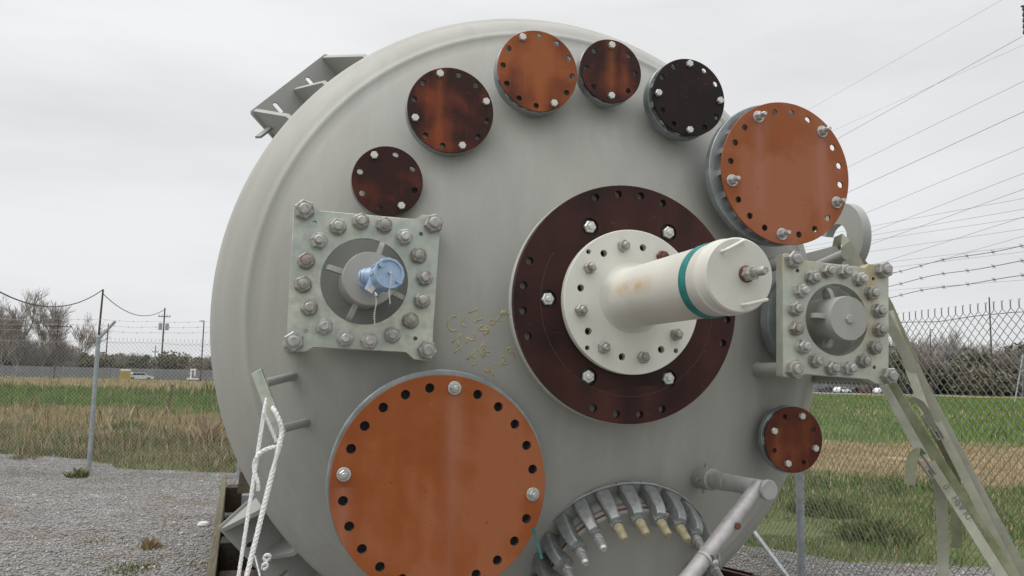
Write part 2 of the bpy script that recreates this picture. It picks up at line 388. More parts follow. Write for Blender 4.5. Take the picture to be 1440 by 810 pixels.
def put_bolt(me, pos, parent, name='bolt', label=None): return inst(name, me, pos, parent, qf(rng.uniform(0, 1.05)), label)

def cover(cx, cz, r, Y, n, off, boltset, bolt_me, hr, bcf, mat, label, gap=.02, ft=.05, fdx=0, fdz=0, fr_r=1.0, neck=.62, polished=True, th=.011, blind=False):
    """one nozzle on the head: neck + flange (a part), its bolted board cover (a part) with bolts"""
    c = Vector((cx*Y, Y, 1.8+cz*Y)); R = r*Y; f0 = front(c)
    ang = [R_(90-(off+360/n*i)) for i in range(n)]
    hp = [(R*bcf*math.cos(a), R*bcf*math.sin(a)) for a in ang]
    cov = obj('blind_cover', MB().prism(f0, circ(0, 0, R, 96), [circ(x, y, hr, 14) for i, (x, y) in enumerate(hp) if i not in boltset], -th, 0, .0016), mat, vessel, label, org=c)
    fc = c+Vector((fdx, 0, fdz)); RF = R*fr_r
    fl = MB().prism((fc+Vector((0, th+gap, 0)),)+f0[1:], circ(0, 0, RF, 96), [circ(x-fdx, y-fdz, hr*(1.02 if blind else 1.75), 14) for i, (x, y) in enumerate(hp) if i not in boltset and math.hypot(x-fdx, y-fdz) < RF-hr*1.75-.006], -ft, 0, .003)
    if blind: fl.lathe((fc+Vector((0, th+gap+ft-.006, 0)),)+f0[1:], [(RF*.985, -.01), (RF*.985, .0), (RF*.97, .0)], 64, False)
    if blind: obj('dark_fill', MB().lathe((fc+Vector((0, th+gap+ft*.62, 0)),)+f0[1:], [(RF*.975, -.004), (RF*.975, 0), (0, 0)], 64, False), M['dark_fill'], vessel)  # black disc closing the blind holes, imitates their deep shade
    hy = max(headY(fc.x+dx*R*neck, fc.z+dz*R*neck) for dx in (-1, 0, 1) for dz in (-1, 0, 1))+.06
    fl.lathe((Vector((fc.x, 0, fc.z)),)+f0[1:], [(R*neck*1.05, -hy), (R*neck, -(Y+th+gap+ft+.035)), (R*neck*1.06, -(Y+th+gap+ft))], 64, False)
    nz = obj('nozzle_flange', fl, M['flange'], vessel)
    ring = MB().lathe((c+Vector((0, th+.0005, 0)),)+f0[1:], [(R*.975, -gap), (R*.985, -.001), (R*.965, -.001), (R*.965, -gap)], 96, False)
    if polished:   # spacer ring left out around the holes: short lands between them, spaced to give the glints
        ring = MB(); lands = []
        for i in range(n):
            a0 = ang[i]-math.pi/n*1.0; half = (math.pi/n-hr/(R*bcf)*1.6)*.55
            arc = [(R*.982*math.cos(a0+half*t), R*.982*math.sin(a0+half*t)) for t in (-1, -.6, -.2, .2, .6, 1)]+[(R*.74*math.cos(a0+half*t), R*.74*math.sin(a0+half*t)) for t in (1, 0, -1)]
            ring.prism((c+Vector((0, th, 0)),)+f0[1:], arc, [], -gap+.001, -.001)
        obj('dark_fill', MB().lathe((c+Vector((0, th, 0)),)+f0[1:], [(R*.76, -gap+.001), (R*.76, -.001)], 64, False), M['dark_fill'], nz)  # black ring stands in for the shade inside the flange gap
    obj('raised_face', ring, M['polished'], nz, kind='stuff')
    for i in sorted(boltset):
        put_bolt(bolt_me, c+Vector((hp[i][0], 0, hp[i][1])), cov)
    return cov
b_small = hexbolt_mesh('cover_bolt', .031, .017, .009, .0, .0, .0, M['bolt_bright'])
b_stud = hexbolt_mesh('stud_and_nut', .037, .024, .0125, .035, .030, .005, M['bolt'])
b_mid = hexbolt_mesh('cover_bolt_washer', .036, .018, .011, .012, .029, .006, M['bolt'])
def cm(name, *a, **k): M[name] = mk_cover(name, *a, **k); return M[name]
cover(.1158, .2378, .0436, 3.64, 8, 14.5, {3, 7}, b_small, .0135, .80, cm('burnt_board', [DK, MR, (.10, .022, .011, 1), (.17, .042, .018, 1)], 5, .05, .16, [], .10, 1.3, .3), 'smallest dark brown round cover on the upper left, its middle almost black', gap=.012, ft=.035)
cover(.1919, .3358, .0554, 3.62, 12, 11, {2, 5, 8, 11}, b_small, .0135, .86, cm('red_brown_board', [DK, MR, RB, (.24, .05, .015, 1), OB], 4.2, .02, .2, [(-.055, .2)], .14, 2.1, .3, sc=(.30, .085, .025, 1), samt=.55), 'mottled red brown round cover with four bolts left of the orange one', gap=.016, ft=.04)
cover(.3061, .4014, .0546, 3.60, 12, 2, {5, 11}, b_small, .0145, .87, cm('orange_board', [MR, RB, OB, OR, LO], 4.2, -.13, .2, [(-.085, .2)], .12, 5.7, .34, sc=(.36, .13, .06, 1), samt=.4), 'orange brown round cover with two bolts at the top of the head', gap=.02, ft=.05)
cover(.4089, .4140, .0438, 3.62, 8, 0, {0, 4}, b_small, .0135, .80, cm('brown_board', [DK, MR, RB, OB], 5.5, .03, .16, [(.0, .16)], .12, 8.2, .32, sc=(.30, .09, .025, 1), samt=.65), 'small brown cover with a glowing orange middle streak and two bolts', gap=.016, ft=.045)
cover(.5246, .3909, .0545, 3.60, 12, 0, {0, 3, 6, 9}, b_small, .0145, .86, cm('black_brown_board', [(.012, .006, .006, 1), DK, (.03, .010, .008, 1), MR], 4, .04, .2, [], .05, 3.3, .34), 'nearly black brown round cover with four bolts on the upper right', gap=.03, ft=.055, fdx=-.006, fr_r=1.01)
cover(.6768, .2974, .1028, 3.50, 20, 186, {0, 4, 8, 12, 16}, b_stud, .0165, .865, cm('bright_orange_board', [(.215, .058, .020, 1), OR, (.30, .088, .028, 1), (.35, .125, .062, 1)], 3, -.12, .36, [(-.15, .29), (.20, .23)], .05, 6.1, .33, sw=.05, sc=(.42, .19, .14, 1), samt=.5), 'large orange round cover with five studs at the upper right edge of the head', gap=.038, ft=.04, fdx=-.042, fr_r=.995)
cover(.6823, -.0749, .0448, 3.66, 8, 20, {0, 2, 4, 6}, b_small, .0125, .76, cm('chestnut_board', [MR, (.13, .032, .014, 1), (.19, .05, .02, 1), (.25, .075, .028, 1)], 5, -.01, .16, [(-.10, .06)], .10, 9.4, .3, sc=(.30, .10, .035, 1), samt=.5), 'small chestnut round cover with four bolts at the lower right edge of the head', gap=.018, ft=.03, fr_r=1.03)
cover(.1936, -.1289, .1316, 3.47, 24, 6.5, {0, 6, 12, 18}, b_mid, .0205, .885, cm('big_orange_board', [(0.210, 0.054, 0.016, 1), (0.263, 0.072, 0.021, 1), (0.299, 0.082, 0.022, 1), (0.347, 0.119, 0.051, 1)], 2.6, -.10, .46, [(.045, .38), (-.40, .0)], .03, 11.2, .33, sw=.05, sc=(.40, .20, .15, 1), samt=.42), 'largest orange round cover with twenty four holes at the lower left', gap=.012, ft=.05, fdz=.012, fr_r=1.022, polished=False, blind=True)

# ---- central nozzle: pale pad, dark ring, cream flange, pipe
cY = 3.40; c = Vector((.4369*cY, cY, 1.8+.1017*cY)); R = .1572*cY; f0 = front(c)
obj('backing_flange', MB().lathe(front(c+Vector((-.005, 0, -.003))), [(R*.955, -.17), (R*.955, -.072), (R*1.0, -.068), (R*1.0, -.040), (R*.993, -.036), (.2, -.036)], 128, False), M['paint_light'], vessel)
outer = [(R*.925*math.sin(R_(q+o)), R*.925*math.cos(R_(q+o))) for q in (0, 90, 180, 270) for o in (-19.3, -6.4, 6.4, 19.3)]
inner = [(R*.715*math.sin(R_(30+60*i)), R*.715*math.cos(R_(30+60*i))) for i in range(6)]
dk = cm('maroon_board', [(.014, .006, .006, 1), (.030, .010, .009, 1), (.040, .013, .011, 1), (.055, .018, .014, 1)], 3, -.03, .53, [(.09, -.36), (-.1, -.38)], 0, 14, .34, sw=.09, sc=(.12, .04, .03, 1), samt=.4)
ring = obj('dark_ring', MB().prism(f0, circ(0, 0, R, 128), [circ(x, y, .0175, 14) for x, y in outer]+[circ(x, y, .041, 24) for x, y in inner]+[circ(0, 0, .25, 48)], -.034, 0, .002), dk, vessel, 'dark maroon ring board around the cream flange', org=c)
grv = MB()
for k in range(96):
    a = R_(150+k*1.5*1.6); a2 = R_(150+(k+1)*1.5*1.6)
    if k % 3 < 3: grv.tube([c+Vector((R*.775*math.cos(t), -.0004, R*.775*math.sin(t))) for t in (a, a2)], .0011, 4, False)
obj('scribed_line', grv, simple('scribe_mark', (.10, .055, .045), .6), ring)
b_hex = hexbolt_mesh('ring_nut', .049, .020, .013, .012, 0, 0, M['bolt_bright'])
for x, y in inner: obj('counterbore_shade', MB().lathe(front(c+Vector((x, .0335, y))), [(.0408, 0), (.0408, .016), (.0, .016)], 24, False), M['dark_fill'], ring)  # black disc as painted shade around each recessed nut
for x, y in inner: put_bolt(b_hex, c+Vector((x, .008, y)), ring, 'nut')
wY = 3.36; wc = Vector((.4421*wY, wY, 1.8+.1038*wY)); wR = .0957*wY; wf = front(wc)
b16 = [(wR*.775*math.sin(R_(11.25+22.5*i)), wR*.775*math.cos(R_(11.25+22.5*i))) for i in range(16)]
nt4 = [(wR*.925*math.sin(R_(q)), wR*.925*math.cos(R_(q))) for q in (45, 135, 225, 315)]
cfl = obj('cream_flange', MB().prism(wf, circ(0, 0, wR, 96), [circ(x, y, .0165, 14) for i, (x, y) in enumerate(b16) if i % 2 == 0]+[circ(x, y, .0115, 10) for x, y in nt4], -.038, 0, .003), M['cream'], vessel, org=wc)
b_cfl = hexbolt_mesh('flange_stud', .048, .028, .0155, .024, .0, .0, M['bolt_old'])
b_rusty = hexbolt_mesh('rusty_flange_stud', .048, .028, .0155, .024, .0, .0, M['rust'])
for i, (x, y) in enumerate(b16):
    if i % 2: put_bolt(b_rusty if i == 1 else b_cfl, wc+Vector((x, -.0005, y)), cfl, 'stud', 'rusty stud' if i == 1 else None)
PY = 2.475; pe = P(1040, 383, PY); pr = .1305
pax = Vector((0, -1, 0)); Lp = wY-PY
pc = Vector((pe.x, 0, (pe.z*2+wc.z)/3)); pfr = (Vector((pc.x, 0, pc.z)), Vector((1, 0, 0)), Vector((0, 0, 1)), pax)
pp = MB().lathe(pfr, [(pr+.028, -wY), (pr+.014, -wY+.006), (pr+.004, -wY+.02), (pr, -wY+.04), (pr, -wY+Lp*.5), (pr, -PY-.09), (pr+.004, -PY-.084), (pr+.004, -PY-.066), (pr-.001, -PY-.06), (pr-.001, -PY-.006), (pr-.006, -PY)], 96)
pipe = obj('nozzle_pipe', pp, M['cream_rust'], vessel)
tp = MB()
tp.lathe((Vector((pc.x, 0, pc.z)), Vector((1, 0, 0)), Vector((0, 0, 1)), Vector((0, -1, 0))), [(pr+.001, -PY-.207), (pr+.0045, -PY-.204), (pr+.005, -PY-.182), (pr+.0045, -PY-.160), (pr+.001, -PY-.157)], 80, False)
tm = tp.v[:]
for i, p in enumerate(tm): tp.v[i] = Vector((p.x, p.y - .10*(p.z-pc.z) + .12*(p.x-pc.x), p.z))
obj('tape_band', tp, M['green_tape'], pipe, 'teal green tape wrapped round the pipe')
cp = MB()
def handle(cx, cz, ang, l=.085):
    a = Vector((math.cos(ang), 0, math.sin(ang))); ctr = Vector((pc.x+cx, PY, pc.z+cz)); pts = [ctr-a*l/2+Vector((0, .004, 0)), ctr-a*l/2+Vector((0, -.022, 0)), ctr+a*l/2+Vector((0, -.022, 0)), ctr+a*l/2+Vector((0, .004, 0))]
    return MB().tube([pts[0], pts[0].lerp(pts[1], .8), pts[1].lerp(pts[2], .1), pts[1].lerp(pts[2], .9), pts[3].lerp(pts[2], .8), pts[3]], .006, 8)
obj('grab_handle', handle(-.030, .096, R_(28)), M['cream'], pipe); obj('grab_handle', handle(.052, -.092, R_(14)), M['cream'], pipe)
cb = hexbolt_mesh('pipe_end_stud', .047, .050, .016, .066, .0, .0, M['bolt_old'])
inst('end_stud', cb, Vector((pc.x+.026, PY-.0005, pc.z+.004)), pipe, qf(.2))
obj('rust_washer', MB().lathe(front((pc.x+.026, PY-.0005, pc.z+.004)), [(.030, 0), (.028, .008), (.024, .014)], 18), M['rust'], pipe)

# ---- the two square clamp plates with their hubs
def unit(px, py, Y, c): p = P(px, py, Y); return (p.x-c.x, p.z-c.z)
def clamp_plate(Y, ctr, outline, hole_r_px, bcr_px, off, pins, corners, mat, th, label, hub, standoff_r):
    c = P(ctr[0], ctr[1], Y); top = P(ctr[0], ctr[1]-hole_r_px, Y); hr = (top-c).length; br = (P(ctr[0], ctr[1]-bcr_px, Y)-c).length
    ol = [unit(x, y, Y, c) for x, y in outline]
    if sum(ol[i-1][0]*ol[i][1]-ol[i][0]*ol[i-1][1] for i in range(len(ol))) < 0: ol = ol[::-1]
    pin = [unit(x, y, Y, c) for x, y in pins]
    pl = obj('clamp_plate', MB().prism(front(c), ol, [circ(0, 0, hr, 64)]+[circ(x, y, .0095, 10) for x, y in pin], -th, 0, .003), mat, vessel, label, org=c)
    nuts = [hexbolt_mesh('plate_nut', .060, .030, .020, sl_, .037, .005, M[m_]) for sl_, m_ in ((.015, 'bolt_old'), (.020, 'bolt_old_c'), (.011, 'bolt_old_b'), (.016, 'bolt_old'))]; big = hexbolt_mesh('corner_nut', .074, .038, .024, .015, .0, .0, M['bolt_old'])
    for i in range(16):
        a = R_(90-(off+22.5*i)); put_bolt(rng.choice(nuts), c+Vector((br*math.cos(a), -.0003, br*math.sin(a))), pl, 'nut')
    for q in corners:
        p = P(q[0], q[1], Y); put_bolt(big, p+Vector((0, -.0003, 0)), pl, 'corner_nut')
        hy = headY(p.x, p.z); m = MB(); yb = Y+th
        m.tube([(p.x, yb-.002, p.z), (p.x, yb+.03, p.z)], .022, 14); m.tube([(p.x, yb+.028, p.z), (p.x, yb+.034, p.z), (p.x, min(hy, YT+.1)+.05, p.z)], [standoff_r*.9, standoff_r, standoff_r], 20)
        m.tube([(p.x, hy-.03, p.z), (p.x, hy-.012, p.z), (p.x, hy+.03, p.z)], [standoff_r*1.02, standoff_r*1.12, standoff_r*1.3], 20, False)
        obj('standoff', m, M['paint_dark'], pl)
    hc, hpx, fy, lugs, back_r = hub
    h = P(hc[0], hc[1], Y-fy); hR = (P(hc[0], hc[1]-hpx, Y-fy)-h).length; yh = headY(h.x, h.z)
    hb = MB().lathe((Vector((h.x, 0, h.z)),)+front(h)[1:], [(hR*1.02, -yh-.1), (hR*1.02, -(Y-fy+.02)), (hR, -(Y-fy+.006)), (hR*.985, -(Y-fy))], 64)
    ho = obj('hub', hb, M['paint'], vessel)
    pad = MB().lathe((Vector((c.x, 0, c.z)),)+front(h)[1:], [(back_r, -yh-.12), (back_r, -(Y+th+.105)), (back_r*.98, -(Y+th+.10)), (hR*.9, -(Y+th+.10))], 80, False)
    obj('hub_flange', pad, M['paint_dark'], vessel)
    for ang, ln, wd, yo in lugs:
        d = Vector((math.cos(R_(ang)), 0, math.sin(R_(ang)))); t = Vector((0, 1, 0)).cross(d)
        ol2 = [(-.02, -wd), (ln-wd, -wd)]+[(ln-wd+wd*math.sin(q), -wd*math.cos(q)) for q in (R_(30), R_(60), R_(90), R_(120), R_(150))]+[(ln-wd, wd), (-.02, wd)]
        m = MB().prism((Vector((h.x, Y-fy+yo, h.z))+d*hR, d, Vector((0, -1, 0)), d.cross(Vector((0, -1, 0)))), ol2, [circ(ln-wd, 0, wd*.42, 10)], -.011, .011, .002)
        obj('lug', m, M['paint'], ho)
    return c, h, hR, ho
c1, h1, h1R, hub1 = clamp_plate(3.50, (513, 395.5), [(402, 491), (404.5, 494), (429, 495), (440, 488.5), (571.5, 495.5), (583, 506), (604, 508), (607, 504), (620, 310), (613, 304.5), (594, 301.5), (584, 308), (449, 296), (440, 288.5), (418, 285.5), (413, 293)],
    60.5, 83.5, -6.2, [(442.5, 313), (592, 329), (430, 465.6), (584, 476)], [(428, 296), (609, 315), (413, 480.5), (600, 492.5)], M['zinc'], .034,
    'left square zinc clamp plate with the blue transmitter in its opening', ((520.5, 391.5), 37.5, .10, [(72, .062, .024, .07), (164, .07, .024, .09), (-114, .075, .026, .09), (-24, .06, .024, .09)], .27), .034)
c2, h2, h2R, hub2 = clamp_plate(3.42, (1177, 449.5), [(1101, 528), (1103, 530.5), (1123, 532.7), (1131.5, 526.4), (1221, 533.5), (1232, 539.5), (1244, 541), (1250, 536), (1250, 376), (1245, 371.5), (1222, 371), (1217, 376), (1129, 366), (1124, 360), (1108, 355.5), (1101, 358)],
    50.3, 68.8, 10, [(1121.5, 380.5), (1228, 392), (1121.5, 508.5), (1229.5, 516.5)], [(1114, 365.5), (1240, 380), (1115, 519.5), (1247.5, 528.5)], M['zinc_rust'], .055,
    'right square zinc clamp plate with rust runs and a blank hub', ((1194, 447.5), 31, .085, [(108, .055, .03, .10), (176, .06, .03, .06), (-112, .05, .03, .10), (8, .045, .03, .08)], .225), .035)
obj('hub_bolt', MB().lathe(front(h2+Vector((0, -.001, -.004))), [(.022, -.003), (.022, .008), (.019, .010)], 6), M['paint'], hub2)
# flange seen behind the right plate
q = P(1130, 452, 3.60); obj('nozzle_flange', MB().lathe((Vector((c2.x-.01, 0, c2.z)), Vector((1, 0, 0)), Vector((0, 0, 1)), Vector((0, -1, 0))), [(.245, -3.66), (.262, -3.655), (.262, -3.59), (.25, -3.585), (.2, -3.585)], 72, False), M['flange'], vessel)

# ---- blue transmitter on the left hub
tc_ = P(548, 384, 3.20); ax = Vector((.22, -.90, .12)).normalized(); axx = ax.cross(Vector((0, 0, 1))).normalized()*-1; axx = Vector((0, 0, 1)).cross(ax).normalized(); ayy = ax.cross(axx)
tf = (tc_, axx, ayy, ax)
tm_ = MB().lathe(tf, [(.044, -.15), (.051, -.12), (.055, -.085), (.055, -.06), (.058, -.058), (.0625, -.052), (.0625, -.004), (.060, 0), (.052, 0), (.050, -.006), (.02, -.006), (.0, -.006)], 40)
for k in range(12):
    a = 2*math.pi*k/12; d = axx*math.cos(a)+ayy*math.sin(a); tm_.box(tc_+d*.0625+ax*-.028, d, ax, d.cross(ax), .003, .02, .0055)
for k in range(2):
    a = R_(140+k*180); d = axx*math.cos(a)+ayy*math.sin(a); tm_.box(tc_+d*.05+ax*.0, d, ax, d.cross(ax), .011, .004, .008)
tr = obj('transmitter', tm_, M['blue'], vessel, 'pale blue round instrument housing')
cq = P(514, 389, 3.30); tq = MB().tube([tc_-ax*.075, cq.lerp(tc_-ax*.07, .25), cq], [.046, .038, .031], 20); tq.lathe((cq, *(lambda z: ((lambda x: (x, z.cross(x), z))(z.orthogonal().normalized())))((cq-tc_).normalized())), [(.030, .0), (.030, .012), (.022, .012), (.021, -.01), (0, -.01)], 20, False); tq.tube([cq.lerp(tc_-ax*.07, .12), cq+(cq-tc_).normalized()*.004], [.034, .034], 20, False)
obj('conduit_port', tq, M['blue'], tr)
cq2 = P(526, 405, 3.27); obj('lower_port', MB().tube([tc_-ax*.06+Vector((-.02, 0, -.02)), cq2, cq2+Vector((-.014, 0, -.022))], [.042, .034, .029], 20), M['blue'], tr)
obj('clear_tag', MB().box(P(524, 404, 3.235), (1, 0, -.6), (0, 1, 0), (.6, 0, 1), .012, .003, .022), simple('tag_plastic', (.62, .60, .58), .3), tr)
obj('mounting_neck', MB().tube([Vector((h1.x-.02, 3.41, h1.z-.02)), tc_-ax*.115], .028, 20), M['blue'], tr)
def chain(top, n, name='bead_chain'):
    m = MB()
    for i in range(n):
        p = top+Vector((0.004*math.sin(i*.5), 0, -i*.0082)); fz = (p, Vector((1, 0, 0)), Vector((0, 1, 0)), Vector((0, 0, 1)))
        m.lathe(fz, [(.0004, -.003), (.0024, -.0012), (.0024, .0012), (.0004, .003)], 6, False)
    m.tube([top, top+Vector((0, 0, -n*.0082))], .0006, 4); obj(name, m, M['bead'], tr)
chain(P(549.5, 384, 3.185), 15); chain(P(528.5, 416, 3.22), 14)
obj('drain_plug', MB().tube([P(527, 411, 3.24), P(531, 417, 3.22)], .007, 8), M['bolt_old'], tr); obj('cap_screw', MB().tube([P(548.5, 383, 3.20)+Vector((0, .005, 0)), P(548.5, 383, 3.20)+Vector((0, -.012, 0))], .006, 8), M['bolt'], tr)

# ---- support brackets on the shell (upper left and lower left)
def bracket(angc, label):
    a = R_(angc); er = Vector((math.sin(a), 0, math.cos(a))); et = Vector((math.cos(a), 0, -math.sin(a))); ax0 = Vector((VX, 0, VZ)); Yb = 4.80
    o = ax0+Vector((0, Yb, 0)); r0 = VR*math.cos(R_(10.2))-.005; r1 = 1.934; hw = .286
    fr_ = (o, et, er, et.cross(er))
    sg = 1 if fr_[3].y < 0 else -1
    if sg < 0: fr_ = (o, -et, er, (-et).cross(er))
    sl = lambda x0: [(x0+.013*math.cos(t), 1.855+(.026 if math.sin(t) > 0 else -.022)+.013*math.sin(t)) for t in np.linspace(.01, 2*math.pi+.01, 15)[:-1]]
    b = obj('support_bracket', MB().prism(fr_, [(-hw, r0), (hw, r0), (hw, r1-.01), (hw-.01, r1), (-hw+.01, r1), (-hw, r1-.01)], [sl(-.145), sl(.10)], -.022, 0, .002), M['paint_dark'], vessel, label)
    for x in (-.258, 0.0, .258):
        rr = math.sqrt(VR*VR-x*x)-.004
        prof_ = [(rr, -.002), (r1-(.055 if x == 0 else .012), -.002), (r1-(.058 if x == 0 else .015), .02), (rr+.042, .585), (rr+.01, .61), (rr-.03, .61)]
        gfr = (o+fr_[1]*x, er, fr_[3], er.cross(fr_[3]))
        obj('gusset', MB().prism(gfr, prof_, [], -.011, .011, .0015), M['paint_dark'], b)
    return b
bk = bracket(-44.5, 'upper left support bracket against the sky')
obj('rod_stub', MB().bar(P(383, 178, 4.74), P(363, 193, 4.62), .035, .013), M['paint_dark'], bk)
bracket(-133.5, 'lower left support bracket above the timbers')

# ---- grab bar at the left edge
ga, gb = P(361, 522, 3.62), P(395, 611, 3.56)
bar = obj('tie_bar', MB().bar(ga, gb, .05, .014, (ga-gb).cross(Vector((.8, -.5, .3)))), M['zinc'], vessel, 'flat tie bar standing off the head on two rods', bevel=.002)
for (ax_, ay_, bx_, by_) in ((371, 539, 413, 529), (391, 604, 431, 595)):
    e_ = on_head(bx_, by_, -.02); s_ = P(ax_, ay_, 3.60); obj('rod', MB().tube([s_, s_.lerp(e_, .9), e_.lerp(s_, .03), e_], [.019, .019, .021, .034], 14), M['paint_dark'], bar)

# ---- marker writing on the head
strokes = [[(215,170),(180,164),(148,188),(130,238),(142,285),(178,308),(215,298)], [(290,190),(270,222),(279,256),(306,260)], [(330,135),(420,95)], [(400,148),(406,180),(412,210)], [(375,225),(465,185)],
 [(170,415),(265,335)], [(220,385),(240,460)], [(200,515),(262,452)], [(308,422),(317,368),(345,390),(382,392),(392,340),(368,328)], [(465,255),(430,268),(428,292),(468,300),(505,298),(512,325),(470,342)],
 [(484,268),(520,332)], [(490,266),(516,262),(522,290),(502,300)], circ(553,220,25,12)+[(578,220)], [(630,170),(602,184),(600,208),(636,210)], [(640,160),(650,110),(672,152),(680,105),(702,150),(716,125)],
 [(315,580),(400,485)], [(355,535),(405,570),(400,612),(368,632)], [(470,560),(446,520),(430,470),(466,430),(486,450),(470,500),(532,505)], [(470,500),(492,545)], [(583,458),(587,464)],
 [(480,660),(492,692),(532,680)], [(515,630),(540,680),(566,735)], [(590,630),(595,635)], [(640,555),(664,545),(672,578),(640,628),(692,615)], circ(715,490,22,12)+[(737,490)], [(738,490),(752,522),(772,562)], [(770,470),(802,455)]]
wm = MB()
for st in strokes:
    pts = [on_head(610+x/6.755, 420+y/6.755, .0006) for x, y in st]
    pr_ = [pts[0]]
    for i in range(1, len(pts)):
        for t in (.34, .67, 1): pr_.append(pts[i-1].lerp(pts[i], t))
    wm.ribbon(pr_, [ (p-Vector((VX, YPOLE+RC, VZ))).normalized().cross((pr_[min(i+1, len(pr_)-1)]-pr_[max(i-1, 0)]).normalized()) for i, p in enumerate(pr_)], .0062, .0012)
obj('marker_writing', wm, M['chalk'], vessel, 'faded ochre handwriting on the grey head', angle=180)

# ---- manway at the bottom of the head
mb_c = on_head(872, 794); nb = (-ray(500, 60)).normalized()
mx_ = Vector((1, 0, 0)); mx_ = (mx_-nb*mx_.dot(nb)).normalized(); my_ = nb.cross(mx_); mf = (mb_c, mx_, my_, nb)
RM = .392
mw = obj('manway', MB().lathe(mf, [(RM-.01, -.25), (RM-.01, .045), (RM, .05), (RM, .088), (RM-.012, .092), (RM-.03, .092)], 96, False), M['paint_dark'], vessel)
obj('gasket_ring', MB().lathe(mf, [(RM-.03, .09), (RM-.008, .092), (RM-.008, .100), (RM-.03, .102)], 96, False), M['dark_fill'], mw)
obj('manway_cover', MB().lathe(mf, [(RM-.012, .100), (RM-.002, .103), (RM-.002, .150), (RM-.010, .156), (.2, .161), (.0, .163)], 96), M['paint'], mw, 'round grey manway cover')
obj('rust_line', MB().lathe(mf, [(RM-.003, .128), (RM-.0005, .130), (RM-.0005, .143), (RM-.003, .145)], 96, False), M['rust'], mw)
obj('retaining_wire', MB().tube([mb_c+mx_*((RM+.062)*math.cos(t))+my_*((RM+.062)*math.sin(t))+nb*.03 for t in np.linspace(0, 2*math.pi, 73)], .0045, 6), M['wire'], mw)
cl_ = MB(); F0 = (Vector((0, 0, 0)), Vector((1, 0, 0)), Vector((0, 1, 0)), Vector((0, 0, 1)))
# clamp in local axes: x tangential, y radial outward from the flange edge, z along the manway axis
def ringx(z, w_, y0, y1, c_=.3): 
    k = w_*c_; return [Vector(p) for p in ((-w_, y0, z), (w_, y0, z), (w_, y1-k, z), (w_-k, y1, z), (-w_+k, y1, z), (-w_, y1-k, z))]
secs = [ringx(.0, .026, -.004, .050), ringx(.05, .029, -.004, .060), ringx(.10, .027, -.004, .058), ringx(.152, .024, -.004, .052), ringx(.195, .021, -.046, .044), ringx(.222, .019, -.046, .028)]
v_ = [p for s_ in secs for p in s_]; f_ = []
for i in range(len(secs)-1):
    for k in range(6): f_.append((i*6+k, i*6+(k+1) % 6, i*6+6+(k+1) % 6, i*6+6+k))
f_ += [tuple(range(5, -1, -1)), tuple(range(30, 36))]
cl_.add(v_, f_); cl_.tube([(-.036, .055, .02), (.036, .055, .02)], .010, 10)
cl_.tube([(0, -.012, .20), (0, -.012, .235)], .027, 6); 
cl_.v = [Vector((p.x*1.14, p.y*1.0, p.z*1.0)) for p in cl_.v]; cl_me = mesh_of(cl_, 'clamp', Vector((0, 0, 0)), 30); cl_me.materials.append(M['clamp'])
cap_a = MB().tube([(0, -.013, .238), (0, -.013, .255), (0, -.013, .262), (0, -.013, .264), (0, -.013, .325), (0, -.013, .335)], [.022, .023, .022, .0195, .0185, .012], 14); me_a = mesh_of(cap_a, 'clamp_screw', Vector((0, 0, 0)), 30); me_a.materials.append(M['bolt'])
me_b = me_a.copy(); me_b.materials.clear(); me_b.materials.append(M['cap_tan'])
for k in range(24):
    t = R_(90-8+15*k); d = mx_*math.cos(t)+my_*math.sin(t); tx = d.cross(nb).normalized()
    q = Matrix((tx, d, nb)).transposed()
    if q.determinant() < 0: q = Matrix((-tx, d, nb)).transposed()
    q = q.to_quaternion()
    o = inst('clamp', cl_me, mb_c+d*RM, mw, q); 
    tan = k in (0, 1, 2, 23, 24)
    # the screw sits on the clamp but the tree stops at sub-parts, so it is a sub-part of the manway
    inst('clamp_screw', me_b if tan else me_a, mb_c+d*RM, mw, q, 'tan capped clamp screw' if tan else None)
obj('lifting_eye', MB().tube([mb_c+nb*.16+my_*.12+mx_*(.27), mb_c+nb*.215+my_*.10+mx_*.255, mb_c+nb*.215+my_*.03+mx_*.285, mb_c+nb*.16+my_*.02+mx_*.30], .013, 10), M['paint'], mw)
obj('lifting_eye', MB().tube([mb_c+nb*.16+my_*.05-mx_*(.30), mb_c+nb*.215+my_*.04-mx_*.285, mb_c+nb*.215-my_*.05-mx_*.25, mb_c+nb*.16-my_*.06-mx_*.25], .013, 10), M['paint'], mw)
obj('tied_ribbon', MB().ribbon([P(749, 742, 3.40), P(752, 752, 3.40), P(757, 768, 3.39), P(762, 786, 3.38)], Vector((1, 0, .3)), .013, .003), M['green_ribbon'], mw, 'teal ribbon tied beside the clamps')

# ---- davit arm above the manway
ds = on_head(984, 675, -.05); de = P(1081, 689, 3.22); dj = P(1066, 690, 3.24); dt = P(977, 802, 3.04); dt2 = P(944, 842, 2.98)
dv = obj('davit_arm', MB().tube([ds.lerp(de, .02), de], [.038, .038], 28), M['pipe'], vessel, 'grey pipe davit bent down over the manway')
dd = (de-ds).normalized()
obj('socket', MB().tube([ds, ds+dd*.16, ds+dd*.165], [.052, .052, .047], 28), M['paint'], dv)
obj('socket', MB().tube([ds+dd*.19, ds+dd*.27], [.042, .042], 28), M['pipe'], dv)
obj('end_cap', MB().tube([de-dd*.012, de+dd*.004, de+dd*.008], [.044, .044, .0415], 32), M['pipe'], dv)
da = (dt2-dj).normalized()
obj('arm_pipe', MB().tube([dj-da*.03+Vector((0, .02, 0)), dt, dt2], .033, 24), M['pipe_bright'], dv)
obj('collar', MB().tube([dt.lerp(dj, .12), dt.lerp(dj, .145)], .0355, 24), M['pipe'], dv)
